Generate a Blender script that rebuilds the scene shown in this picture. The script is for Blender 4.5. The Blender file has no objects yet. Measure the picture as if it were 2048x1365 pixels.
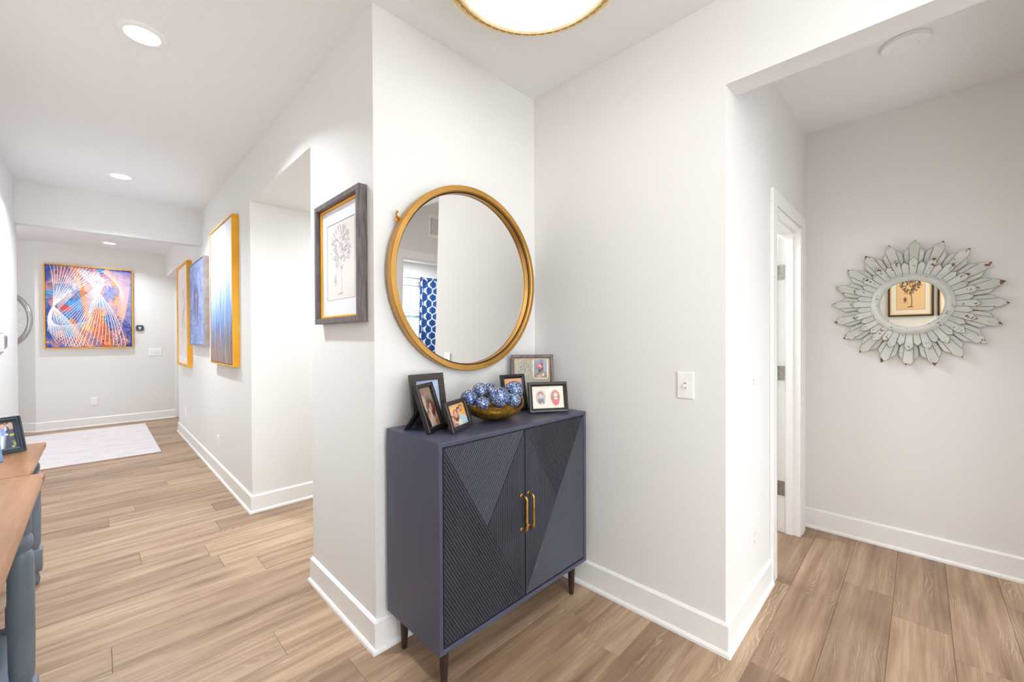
import bpy, bmesh, math, random
import numpy as np
from mathutils import Vector, Matrix

SC = bpy.context.scene
COL = SC.collection
PI = math.pi

# ------------------------------------------------------------------ camera
CAM_R = (0.7047188897, -0.7094739, 0.00409777)
cam = bpy.data.cameras.new('camera')
cam_ob = bpy.data.objects.new('camera', cam)
COL.objects.link(cam_ob)
def camera_matrix(yaw, pitch, roll, loc):
    f = Vector((math.cos(yaw) * math.cos(pitch), math.sin(yaw) * math.cos(pitch), math.sin(pitch)))
    r = Vector((math.sin(yaw), -math.cos(yaw), 0))
    u = r.cross(f)
    rr = r * math.cos(roll) + u * math.sin(roll)
    uu = rr.cross(f)
    m = Matrix((rr, uu, -f)).transposed().to_4x4()
    m.translation = loc
    return m
cam_ob.matrix_world = camera_matrix(0.78205, -0.00773, -0.00407, Vector((0, 0, 1.34)))
cam.sensor_width = 36.0
cam.lens = 824.3116 / 2048 * 36
cam.clip_start = 0.02
SC.camera = cam_ob

# ------------------------------------------------------------------ world, lamps, exposure
SC.view_settings.view_transform = 'Standard'
SC.view_settings.look = 'None'
SC.view_settings.gamma = 1
SC.view_settings.use_curve_mapping = False
SC.view_settings.exposure = 0.29
SC.cycles.max_bounces = 12
SC.cycles.diffuse_bounces = 8
SC.cycles.glossy_bounces = 5
SC.cycles.caustics_reflective = False
SC.cycles.caustics_refractive = False
SC.cycles.use_denoising = True
SC.cycles.sample_clamp_indirect = 6
world = bpy.data.worlds.new('daylight')
SC.world = world
world.use_nodes = True
bg = world.node_tree.nodes['Background']
bg.inputs[0].default_value = (0.86, 0.93, 1.0, 1)
bg.inputs[1].default_value = 3.0

def area(name, loc, direction, sx, sy, power, color=(1, 1, 1), shape='RECTANGLE', spread=PI):
    l = bpy.data.lights.new(name, 'AREA')
    l.shape = shape; l.size = sx; l.size_y = sy; l.energy = power; l.color = color; l.spread = spread
    o = bpy.data.objects.new(name, l)
    o.location = loc
    o.rotation_euler = Vector(direction).to_track_quat('-Z', 'Z' if abs(direction[2]) < .9 else 'Y').to_euler()
    COL.objects.link(o)
    return o
# daylight through the entrance glazing behind the camera and in the far room; unseen side-room lamps; added bedroom and ceiling fills
area('entrance_daylight', (0.50, -2.12, 1.15), (0, 1, 0.0), 1.5, 2.1, 27, (0.90, 0.95, 1.0))
area('added_ceiling_fill', (0.25, -1.2, 1.15), (0.0, 0.0, 1), .6, .6, 52, (0.92, 0.96, 1.0), 'RECTANGLE', 1.95)  # added unseen uplight, standing in for a flash bounced off the ceiling
area('added_bedroom_fill', (4.3, -2.9, 2.70), (0, 0, -1), 1.2, 1.2, 58, (0.92, 0.96, 1.0), 'RECTANGLE', 2.7)  # unseen lamp added to brighten the mirrored bedroom and spill through its doorway
area('added_bedroom_low_fill', (2.75, -1.75, .35), (0.05, .72, .68), 1.2, .7, 14, (0.93, 0.96, 1.0))  # unseen helper near the floor, added to lift the side hall ceiling
area('side_passage_lamp', (1.9, 3.0, 2.36), (0, 0, -1), .5, .5, 15, (.86, .94, 1))
area('far_room_daylight', (-2.15, 7.3, 1.4), (1, .25, 0), 2.2, 2.0, 30, (0.88, 0.94, 1.0))
area('far_opening_lamp', (1.5, 8.4, 2.36), (0, 0, -1), .4, .4, 3, (.95, .97, 1))
area('small_room_lamp', (2.75, 1.6, 2.74), (0, 0, -1), .4, .4, 26, (.90, .95, 1))
DOWNLIGHTS = ((0.161, 2.577), (0.156, 4.935), (0.141, 8.479))
for k, (x, y) in enumerate(DOWNLIGHTS):
    area('downlight_lamp', (x, y, 2.745), (0, 0, -1), .11, .11, (20, 23, 12)[k], (.84, .925, 1), 'DISK', 2.35)
area('foyer_lamp', (1.11, 0.96, 2.555), (0, 0, -1), .40, .40, 1.2, (1, .98, .95), 'DISK')

# ------------------------------------------------------------------ helpers
def srgb(r, g, b):
    def c(v):
        v /= 255.0
        return v / 12.92 if v <= 0.04045 else ((v + 0.055) / 1.055) ** 2.4
    return (c(r), c(g), c(b), 1)

class NT:
    def __init__(self, m):
        self.t = m.node_tree; self.n = self.t.nodes; self.l = self.t.links
    def new(self, k, **kw):
        n = self.n.new(k)
        for a, v in kw.items():
            if a == 'inp':
                for i, x in v.items(): n.inputs[i].default_value = x
            else: setattr(n, a, v)
        return n
    def link(self, a, b): self.l.new(a, b)
    def math(self, op, a, b=None, c=None, clamp=False):
        n = self.new('ShaderNodeMath', operation=op); n.use_clamp = clamp
        for i, x in enumerate((a, b, c)):
            if x is None: continue
            if isinstance(x, (int, float)): n.inputs[i].default_value = x
            else: self.link(x, n.inputs[i])
        return n.outputs[0]
    def mix(self, f, a, b, blend='MIX'):
        n = self.new('ShaderNodeMix', data_type='RGBA', blend_type=blend)
        for i, x in ((0, f), (6, a), (7, b)):
            if isinstance(x, (int, float, tuple)): n.inputs[i].default_value = x
            else: self.link(x, n.inputs[i])
        return n.outputs[2]
    def ramp(self, f, stops):
        n = self.new('ShaderNodeValToRGB')
        while len(n.color_ramp.elements) < len(stops): n.color_ramp.elements.new(0.5)
        for e, (p, c) in zip(n.color_ramp.elements, stops):
            e.position = p; e.color = c if isinstance(c, tuple) else (c, c, c, 1)
        self.link(f, n.inputs[0]); return n.outputs[0]
    def noise(self, vec, scale, detail=3, rough=.5, dist=0):
        n = self.new('ShaderNodeTexNoise', inp={'Scale': scale, 'Detail': detail, 'Roughness': rough, 'Distortion': dist})
        self.link(vec, n.inputs['Vector']); return n.outputs[0]
    def vmul(self, vec, s):
        n = self.new('ShaderNodeVectorMath', operation='MULTIPLY'); self.link(vec, n.inputs[0]); n.inputs[1].default_value = s
        return n.outputs[0]
    def obj(self):
        return self.new('ShaderNodeTexCoord').outputs['Object']
    def bump(self, h, strength, dist, bsdf):
        n = self.new('ShaderNodeBump', inp={'Strength': strength, 'Distance': dist}); self.link(h, n.inputs['Height'])
        self.link(n.outputs[0], bsdf.inputs['Normal'])

def mat(name, color, rough=.5, metal=0, spec=.5, coat=0, emit=None, estr=0):
    m = bpy.data.materials.new(name); m.use_nodes = True
    b = m.node_tree.nodes['Principled BSDF']
    b.inputs['Base Color'].default_value = color
    b.inputs['Roughness'].default_value = rough
    b.inputs['Metallic'].default_value = metal
    b.inputs['Specular IOR Level'].default_value = spec
    b.inputs['Coat Weight'].default_value = coat
    if emit:
        b.inputs['Emission Color'].default_value = emit
        b.inputs['Emission Strength'].default_value = estr
    return m
def bsdf(m): return m.node_tree.nodes['Principled BSDF']

def speckle(m, c1, c2, scale, stretch=(1, 1, 1), detail=3, bump=0, lo=.35, hi=.65, rough=None):
    t = NT(m); v = t.vmul(t.obj(), stretch); n = t.noise(v, scale, detail)
    t.link(t.ramp(n, [(lo, c1), (hi, c2)]), bsdf(m).inputs['Base Color'])
    if bump: t.bump(n, bump, .002, bsdf(m))
    if rough: t.link(t.ramp(n, [(lo, rough[0]), (hi, rough[1])]), bsdf(m).inputs['Roughness'])
    return m

M = {}
M['wall'] = speckle(mat('wall_paint', srgb(226, 222, 217), .75, spec=.25), srgb(229, 227, 224), srgb(232, 230, 227), 140, bump=.015)
M['ceiling'] = speckle(mat('ceiling_paint', srgb(236, 236, 235), .85, spec=.2), srgb(235, 235, 234), srgb(238, 238, 237), 90, bump=.015)
M['trim'] = speckle(mat('trim_paint', srgb(240, 239, 237), .35), srgb(239, 238, 236), srgb(242, 241, 239), 30)
M['plate'] = speckle(mat('white_plastic', srgb(242, 239, 235), .3), srgb(241, 238, 234), srgb(244, 241, 237), 60)
M['slot'] = mat('dark_slot', srgb(70, 66, 62), .6)
M['grey_slot'] = mat('grey_slot', srgb(150, 146, 142), .5)
M['navy'] = speckle(mat('cabinet_lacquer', srgb(71, 73, 92), .34, spec=.5), srgb(69, 71, 90), srgb(74, 76, 96), 3, rough=(.33, .42))
M['rib'] = speckle(mat('cabinet_rib_lacquer', srgb(50, 53, 63), .36, spec=.5), srgb(47, 50, 60), srgb(53, 56, 67), 5, rough=(.34, .44))
M['rib_gap'] = mat('rib_groove', srgb(24, 25, 32), .5)
M['walnut_leg'] = speckle(mat('dark_leg_wood', srgb(52, 38, 33), .35), srgb(38, 28, 25), srgb(60, 44, 38), 30, (6, 6, 1))
M['brass'] = speckle(mat('brushed_brass', srgb(214, 160, 72), .3, .95), srgb(206, 150, 60), srgb(222, 170, 84), 40, rough=(.24, .36))
M['mirror_gold'] = speckle(mat('matte_gold_metal', srgb(198, 150, 78), .40, .85), srgb(192, 145, 74), srgb(206, 158, 86), 8, rough=(.34, .44))
M['mirror'] = mat('mirror_silver', (.93, .93, .93, 1), .0, 1)
M['old_mirror'] = mat('aged_mirror_silver', (.86, .80, .70, 1), .0, 1)
M['groove'] = mat('dark_groove', srgb(40, 28, 14), .6)
M['yellow_gold'] = speckle(mat('gold_leaf_frame', srgb(236, 168, 34), .42, .25), srgb(230, 158, 24), srgb(242, 178, 44), 6, (1, 1, .3))
M['silver_frame'] = speckle(mat('grey_silver_frame', srgb(160, 150, 148), .4, .3), srgb(152, 143, 141), srgb(170, 160, 158), 14)
M['pewter_wood'] = speckle(mat('grey_brown_frame', srgb(98, 88, 88), .4), srgb(84, 76, 76), srgb(116, 105, 104), 12, (8, 1, 8))
M['black_wood'] = speckle(mat('black_frame', srgb(40, 37, 36), .3), srgb(34, 32, 31), srgb(46, 42, 41), 20)
M['brown_wood'] = speckle(mat('dark_brown_frame', srgb(62, 54, 52), .4), srgb(54, 47, 46), srgb(72, 62, 60), 20, (1, 6, 1))
M['slate_frame'] = speckle(mat('dark_slate_frame', srgb(44, 52, 60), .3), srgb(38, 46, 54), srgb(52, 61, 70), 14)
M['velvet'] = mat('black_velvet', srgb(22, 21, 22), .9)
M['mat_white'] = speckle(mat('white_mat_board', srgb(240, 240, 242), .8), srgb(238, 238, 240), srgb(243, 243, 245), 200)
M['cream_mat'] = speckle(mat('cream_mat_board', srgb(240, 230, 214), .8), srgb(238, 228, 211), srgb(243, 234, 219), 200)
M['sage_mat'] = speckle(mat('sage_mat_board', srgb(172, 170, 150), .8), srgb(160, 160, 142), srgb(182, 178, 158), 30)
M['tan_mat'] = speckle(mat('tan_fillet', srgb(200, 158, 116), .5), srgb(190, 148, 106), srgb(208, 168, 126), 30)
M['silver'] = mat('polished_silver', srgb(224, 218, 205), .2, .95)
M['steel'] = speckle(mat('satin_nickel', srgb(172, 168, 160), .35, .8), srgb(160, 156, 150), srgb(182, 178, 170), 60)
M['bluegrey'] = speckle(mat('blue_grey_leg_paint', srgb(106, 116, 128), .4), srgb(98, 108, 120), srgb(112, 122, 134), 4)
M['carved'] = speckle(mat('white_carved_wood', srgb(240, 240, 238), .55), srgb(236, 236, 234), srgb(243, 243, 242), 25)
M['silver_rim'] = speckle(mat('silver_leaf_rim', srgb(196, 192, 186), .32, .6), srgb(184, 180, 174), srgb(206, 202, 197), 20)
M['black_glass'] = mat('black_glass', srgb(38, 38, 40), .12)
M['digits'] = mat('lit_digits', srgb(220, 235, 240), .5, emit=srgb(215, 232, 240), estr=1.0)
M['lamp_glow'] = mat('lamp_diffuser', (1, 1, 1, 1), .5, emit=(1, .985, .96, 1), estr=9)
M['bowl_glow'] = mat('frosted_glass_bowl', (1, 1, 1, 1), .4, emit=(1, .97, .91, 1), estr=1.15)
M['gilt'] = speckle(mat('pale_gilt', srgb(248, 228, 186), .4, .15), srgb(244, 220, 168), srgb(252, 238, 205), 60)
M['blind'] = mat('white_blind', srgb(246, 248, 248), .5)
M['window_teal'] = mat('window_sash', srgb(120, 160, 165), .5)
M['pane'] = mat('bright_pane', (1, 1, 1, 1), .1, emit=(.9, .96, 1, 1), estr=2.2)
M['rod'] = mat('brushed_rod', srgb(190, 188, 184), .3, .8)

def print_mat(name, rough=.6):
    m = mat(name, (1, 1, 1, 1), rough); t = NT(m)
    a = t.new('ShaderNodeAttribute', attribute_name='ink')
    t.link(a.outputs['Color'], bsdf(m).inputs['Base Color'])
    return m
M['print'] = print_mat('printed_paper')
M['canvas'] = print_mat('painted_canvas', .7)
M['cloth'] = print_mat('printed_cloth', .85)

def glass_mat():
    m = bpy.data.materials.new('picture_glass'); m.use_nodes = True; t = NT(m)
    for n in list(t.n):
        if n.type != 'OUTPUT_MATERIAL': t.n.remove(n)
    out = [n for n in t.n if n.type == 'OUTPUT_MATERIAL'][0]
    tr = t.new('ShaderNodeBsdfTransparent'); gl = t.new('ShaderNodeBsdfGlossy', inp={'Roughness': .03})
    lw = t.new('ShaderNodeLayerWeight', inp={'Blend': .5}); mx = t.new('ShaderNodeMixShader')
    t.link(t.math('MULTIPLY_ADD', t.math('POWER', lw.outputs['Facing'], 5.0), .9, .04), mx.inputs[0]); t.link(tr.outputs[0], mx.inputs[1]); t.link(gl.outputs[0], mx.inputs[2])
    t.link(mx.outputs[0], out.inputs[0])
    return m
M['glass'] = glass_mat()

def oak():
    m = mat('oak_plank', (1, 1, 1, 1), .42, spec=.4); t = NT(m); b = bsdf(m)
    oi = t.new('ShaderNodeObjectInfo'); rnd = oi.outputs['Random']
    off = t.new('ShaderNodeCombineXYZ'); t.link(t.math('MULTIPLY', rnd, 61.0), off.inputs[0]); t.link(t.math('MULTIPLY', rnd, 23.0), off.inputs[1])
    ad = t.new('ShaderNodeVectorMath', operation='ADD'); t.link(t.obj(), ad.inputs[0]); t.link(off.outputs[0], ad.inputs[1]); v = ad.outputs[0]
    # knots pull the grain around them
    vk = t.vmul(v, (.95, 2.6, 1))
    kn = t.new('ShaderNodeTexVoronoi', inp={'Scale': 1.0, 'Randomness': 1.0}); t.link(vk, kn.inputs['Vector'])
    kd = kn.outputs['Distance']
    knot = t.math('POWER', t.math('SUBTRACT', 1.0, t.math('MULTIPLY', kd, 3.5), clamp=True), 2.0)
    warp = t.noise(t.vmul(v, (.9, 3.2, 1)), 1.6, 2, .45)
    sp = t.new('ShaderNodeSeparateXYZ'); t.link(v, sp.inputs[0])
    fine_w = t.noise(t.vmul(v, (9, 26, 1)), 1.0, 2, .5)
    yy = t.math('ADD', t.math('ADD', sp.outputs[1], t.math('MULTIPLY', warp, .20)), t.math('MULTIPLY', fine_w, .012))
    yy = t.math('ADD', yy, t.math('MULTIPLY', knot, .09))
    band = t.math('FRACT', t.math('MULTIPLY', yy, 125.0))
    line = t.ramp(band, [(0.0, 0.0), (.50, .0), (.72, 1.0), (.90, 0.0)])
    gate = t.ramp(t.noise(t.vmul(v, (1.3, 6.5, 1)), 1.5, 2, .5), [(.44, 0.0), (.62, 1.0)])
    dash = t.ramp(t.noise(t.vmul(v, (16, 130, 1)), 1.0, 2, .55), [(.40, 0.0), (.60, 1.0)])
    white = t.math('MULTIPLY', t.math('MULTIPLY', t.math('MULTIPLY', line, gate), t.math('MULTIPLY_ADD', dash, .7, .3)), t.math('SUBTRACT', 1.0, t.math('MULTIPLY', knot, 5.0), clamp=True))
    tone = t.noise(t.vmul(v, (1.0, 10, 1)), 1.3, 3, .55)
    col = t.ramp(tone, [(.24, srgb(138, 112, 90)), (.42, srgb(172, 145, 119)), (.60, srgb(194, 168, 140)), (.80, srgb(214, 191, 164))])
    streak = t.ramp(t.noise(t.vmul(v, (2.2, 60, 1)), 1.0, 4, .6), [(.35, srgb(205, 200, 196)), (.62, srgb(255, 255, 255))])
    col = t.mix(.55, col, streak, 'MULTIPLY')
    col = t.mix(t.math('MULTIPLY', white, .7), col, srgb(228, 208, 184))
    col = t.mix(t.math('MULTIPLY', knot, .85), col, srgb(92, 70, 54))
    ds = t.ramp(t.noise(t.vmul(v, (.75, 15, 1)), 1.0, 3, .5), [(.56, 0.0), (.72, 1.0)])
    col = t.mix(t.math('MULTIPLY', ds, .55), col, srgb(132, 100, 82))
    tint = t.ramp(t.math('FRACT', t.math('MULTIPLY', rnd, 7.31)), [(0, srgb(214, 208, 204)), (.5, srgb(238, 232, 228)), (1, srgb(255, 252, 248))])
    col = t.mix(1.0, col, tint, 'MULTIPLY')
    t.link(col, b.inputs['Base Color'])
    t.bump(t.math('SUBTRACT', t.math('MULTIPLY', white, -.5), t.math('MULTIPLY', knot, .3)), .25, .0012, b)
    t.link(t.math('MULTIPLY_ADD', tone, .25, .30), b.inputs['Roughness'])
    return m
M['oak'] = oak()
M['sub_floor'] = mat('sub_floor', srgb(70, 52, 40), .8)

def table_wood(name, c1, c2):
    m = mat(name, c1, .35); t = NT(m)
    v = t.vmul(t.obj(), (9, 1.2, 9)); n = t.noise(v, 3.0, 4, .6, .4)
    f = t.noise(t.vmul(t.obj(), (120, 6, 120)), 1.0, 2)
    c = t.ramp(n, [(.3, c1), (.7, c2)])
    t.link(t.mix(t.math('MULTIPLY', f, .25), c, c1), bsdf(m).inputs['Base Color'])
    return m
M['table_top'] = table_wood('honey_table_wood', srgb(142, 97, 64), srgb(174, 127, 88))
M['table_end'] = table_wood('end_grain_wood', srgb(120, 78, 58), srgb(150, 102, 80))

def rug_mat():
    m = mat('pale_rug_pile', (1, 1, 1, 1), .95, spec=.1); t = NT(m); v = t.obj()
    a = t.noise(t.vmul(v, (2.2, 9, 1)), 1.6, 5, .7); c = t.noise(t.vmul(v, (6, 14, 1)), 1.3, 4, .7)
    col = t.ramp(a, [(.30, srgb(198, 193, 208)), (.44, srgb(226, 219, 221)), (.6, srgb(236, 228, 224)), (.75, srgb(231, 220, 217))])
    col = t.mix(t.ramp(c, [(.54, 0.0), (.72, .35)]), col, srgb(204, 190, 190))
    t.link(col, bsdf(m).inputs['Base Color']); t.bump(t.noise(v, 260, 2), .4, .003, bsdf(m))
    return m
M['rug'] = rug_mat()
M['rug_edge'] = mat('rug_binding', srgb(178, 150, 132), .9)

def mosaic(name, seed, blue):
    m = mat(name, (1, 1, 1, 1), .12, .35, coat=.6); t = NT(m); v = t.obj()
    ad = t.new('ShaderNodeVectorMath', operation='ADD'); t.link(v, ad.inputs[0]); ad.inputs[1].default_value = (seed * 3.1, seed * 1.7, seed * .9)
    ve = t.new('ShaderNodeTexVoronoi', inp={'Scale': 260.0}); t.link(ad.outputs[0], ve.inputs['Vector'])
    sep = t.new('ShaderNodeSeparateColor'); t.link(ve.outputs['Color'], sep.inputs[0])
    col = t.ramp(sep.outputs[0], [(0, srgb(24, 32, 52)), (.14, srgb(40, 70, 130)), (.34, srgb(70, 110, 185)), (.52, srgb(120, 150, 205)), (.66, srgb(176, 186, 205)), (.82, srgb(226, 224, 222)), (.95, srgb(150, 140, 136))])
    col.node.color_ramp.interpolation = 'CONSTANT'
    big = t.noise(ad.outputs[0], 24, 2)
    col = t.mix(t.ramp(big, [(.42, 0.0), (.62, blue)]), col, srgb(48, 82, 160))
    vd = t.new('ShaderNodeTexVoronoi', feature='DISTANCE_TO_EDGE', inp={'Scale': 260.0}); t.link(ad.outputs[0], vd.inputs['Vector'])
    gr = t.ramp(vd.outputs['Distance'], [(.0, 1.0), (.09, 0.0)])
    col = t.mix(t.math('MULTIPLY', gr, .6), col, srgb(40, 42, 56))
    t.link(col, bsdf(m).inputs['Base Color'])
    t.bump(sep.outputs[1], .5, .0012, bsdf(m))
    return m

def hammered():
    m = mat('hammered_gold_bowl', (1, 1, 1, 1), .32, .75); t = NT(m); v = t.obj()
    n = t.noise(v, 26, 5, .65)
    col = t.ramp(n, [(.3, srgb(96, 68, 18)), (.48, srgb(158, 118, 40)), (.62, srgb(190, 148, 62)), (.78, srgb(225, 195, 120))])
    sp = t.ramp(t.noise(v, 90, 2), [(.68, 0.0), (.72, 1.0)])
    t.link(t.mix(t.math('MULTIPLY', sp, .5), col, srgb(60, 34, 14)), bsdf(m).inputs['Base Color'])
    vo = t.new('ShaderNodeTexVoronoi', inp={'Scale': 70.0}); t.link(v, vo.inputs['Vector'])
    t.bump(t.math('ADD', vo.outputs['Distance'], n), .45, .004, bsdf(m))
    return m
M['hammered'] = hammered()

def distressed():
    m = mat('distressed_grey_paint', (1, 1, 1, 1), .6, spec=.3); t = NT(m)
    oi = t.new('ShaderNodeObjectInfo')
    of = t.new('ShaderNodeCombineXYZ'); t.link(t.math('MULTIPLY', oi.outputs['Random'], 40.0), of.inputs[0])
    ad = t.new('ShaderNodeVectorMath', operation='ADD'); t.link(t.obj(), ad.inputs[0]); t.link(of.outputs[0], ad.inputs[1]); v = ad.outputs[0]
    w = t.new('ShaderNodeAttribute', attribute_name='wear')
    n = t.noise(v, 55, 4, .6); n2 = t.noise(v, 14, 2)
    k = t.math('ADD', t.math('MULTIPLY_ADD', w.outputs['Fac'], .33, n), t.math('MULTIPLY', n2, .35))
    mask = t.ramp(k, [(.865, 0.0), (.885, 1.0)])
    base = t.ramp(t.noise(v, 9, 3), [(.3, srgb(193, 194, 188)), (.7, srgb(212, 212, 206))])
    rust = t.ramp(t.noise(v, 120, 3), [(.35, srgb(74, 50, 32)), (.55, srgb(140, 92, 50)), (.75, srgb(120, 100, 84))])
    t.link(t.mix(mask, base, rust), bsdf(m).inputs['Base Color'])
    t.bump(t.math('MULTIPLY', mask, -1.0), .6, .002, bsdf(m))
    return m
M['distressed'] = distressed()
M['distressed_edge'] = mat('petal_edge_brown', srgb(120, 104, 88), .7)

# ---- geometry helpers
def link(name, me, m=None, parent=None, loc=None, smooth=False):
    o = bpy.data.objects.new(name, me)
    COL.objects.link(o)
    if m is not None and len(me.materials) == 0:
        for x in (m if isinstance(m, (list, tuple)) else [m]): me.materials.append(x)
    if parent is not None: o.parent = parent
    if loc is not None: o.location = loc
    if smooth:
        me.polygons.foreach_set('use_smooth', [True] * len(me.polygons))
    return o
def finish(name, bm, m, parent=None, loc=None, smooth=False, normals=True):
    if normals: bmesh.ops.recalc_face_normals(bm, faces=bm.faces)
    me = bpy.data.meshes.new(name); bm.to_mesh(me); bm.free()
    return link(name, me, m, parent, loc, smooth)
def autosmooth(o, deg=40):
    me = o.data
    me.polygons.foreach_set('use_smooth', [True] * len(me.polygons))
    me.set_sharp_from_angle(angle=math.radians(deg))
    return o
def box(bm, x0, x1, y0, y1, z0, z1, bevel=0, seg=2, mi=0):
    vs = [bm.verts.new(p) for p in ((x0, y0, z0), (x1, y0, z0), (x1, y1, z0), (x0, y1, z0), (x0, y0, z1), (x1, y0, z1), (x1, y1, z1), (x0, y1, z1))]
    fs = [bm.faces.new([vs[i] for i in f]) for f in ((0, 3, 2, 1), (4, 5, 6, 7), (0, 1, 5, 4), (1, 2, 6, 5), (2, 3, 7, 6), (3, 0, 4, 7))]
    for f in fs: f.material_index = mi
    if bevel:
        es = list({e for f in fs for e in f.edges})
        bmesh.ops.bevel(bm, geom=es, offset=bevel, segments=seg, profile=.5, affect='EDGES')
def boxes(name, lst, m, parent=None, bevel=0, kind=None, loc=None):
    bm = bmesh.new()
    for b in lst: box(bm, *b, bevel=bevel)
    o = finish(name, bm, m, parent, loc)
    if kind: o['kind'] = kind
    return o
def lathe(bm, prof, seg=32, axis='z', mi=0, center=(0, 0, 0)):
    rings = []
    for r, h in prof:
        if r < 1e-6:
            rings.append([bm.verts.new((0, 0, h))])
        else:
            rings.append([bm.verts.new((r * math.cos(2 * PI * k / seg), r * math.sin(2 * PI * k / seg), h)) for k in range(seg)])
    for a, b in zip(rings, rings[1:]):
        if len(a) == 1 and len(b) == 1: continue
        for k in range(seg):
            j = (k + 1) % seg
            if len(a) == 1: f = bm.faces.new((a[0], b[j], b[k]))
            elif len(b) == 1: f = bm.faces.new((a[k], a[j], b[0]))
            else: f = bm.faces.new((a[k], a[j], b[j], b[k]))
            f.material_index = mi
    c = Vector(center)
    for rg in rings:
        for v in rg: v.co += c
    return rings
def tube(bm, pts, r, seg=8, caps=True, mi=0):
    pts = [Vector(p) for p in pts]; rings = []; up = Vector((0.123, .312, .94)).normalized(); prev = None
    for i, p in enumerate(pts):
        d = (pts[min(i + 1, len(pts) - 1)] - pts[max(i - 1, 0)]).normalized()
        if prev is None: a = d.cross(up).normalized()
        else: a = (prev - d * prev.dot(d)).normalized()
        prev = a; b = d.cross(a)
        rr = r[i] if isinstance(r, (list, tuple)) else r
        rings.append([bm.verts.new(p + (a * math.cos(2 * PI * k / seg) + b * math.sin(2 * PI * k / seg)) * rr) for k in range(seg)])
    for A, B in zip(rings, rings[1:]):
        for k in range(seg):
            j = (k + 1) % seg
            bm.faces.new((A[k], A[j], B[j], B[k])).material_index = mi
    if caps:
        bm.faces.new(rings[0]); bm.faces.new(rings[-1])
def rect_rings(bm, w, h, prof, cap0=False, cap1=False, closed=False, mis=None):
    """rings of rectangles: prof = [(inset, z)], swept with mitred corners"""
    rings = []
    for d, z in prof:
        a, b = w / 2 - d, h / 2 - d
        rings.append([bm.verts.new((x, y, z)) for x, y in ((-a, -b), (a, -b), (a, b), (-a, b))])
    seq = list(zip(rings, rings[1:])) + ([(rings[-1], rings[0])] if closed else [])
    for i, (A, B) in enumerate(seq):
        for k in range(4):
            j = (k + 1) % 4
            f = bm.faces.new((A[k], A[j], B[j], B[k]))
            if mis: f.material_index = mis[i]
    if cap0: bm.faces.new(rings[0][::-1])
    if cap1: bm.faces.new(rings[-1])
def poly_prism(bm, pts, z0, z1, mi=0, side_mi=None):
    a = [bm.verts.new((x, y, z0)) for x, y in pts]; b = [bm.verts.new((x, y, z1)) for x, y in pts]
    n = len(pts)
    for k in range(n):
        j = (k + 1) % n
        bm.faces.new((a[k], a[j], b[j], b[k])).material_index = side_mi if side_mi is not None else mi
    bm.faces.new(a[::-1]).material_index = mi; bm.faces.new(b).material_index = mi
def empty(name, label, cat, loc=(0, 0, 0), rotz=0, group=None, mtx=None):
    o = bpy.data.objects.new(name, None); COL.objects.link(o)
    o.empty_display_size = .05
    if mtx is not None: o.matrix_world = mtx
    else: o.location = loc; o.rotation_euler = (0, 0, rotz)
    return tag(o, label, cat, group)
def tag(o, label=None, cat=None, group=None, kind=None):
    if label: o['label'] = label
    if cat: o['category'] = cat
    if group: o['group'] = group
    if kind: o['kind'] = kind
    return o
def frame_mtx(origin, xd, yd):
    x = Vector(xd).normalized(); y = Vector(yd).normalized(); z = x.cross(y)
    m = Matrix((x, y, z)).transposed().to_4x4(); m.translation = Vector(origin)
    return m
Zv = (0, 0, 1)
def on_plus_x_wall(x, y, z): return frame_mtx((x, y, z), (0, -1, 0), Zv)     # wall seen looking along +X
def on_minus_x_wall(x, y, z): return frame_mtx((x, y, z), (0, 1, 0), Zv)     # wall seen looking along -X
def on_plus_y_wall(x, y, z): return frame_mtx((x, y, z), (1, 0, 0), Zv)      # wall seen looking along +Y

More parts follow.
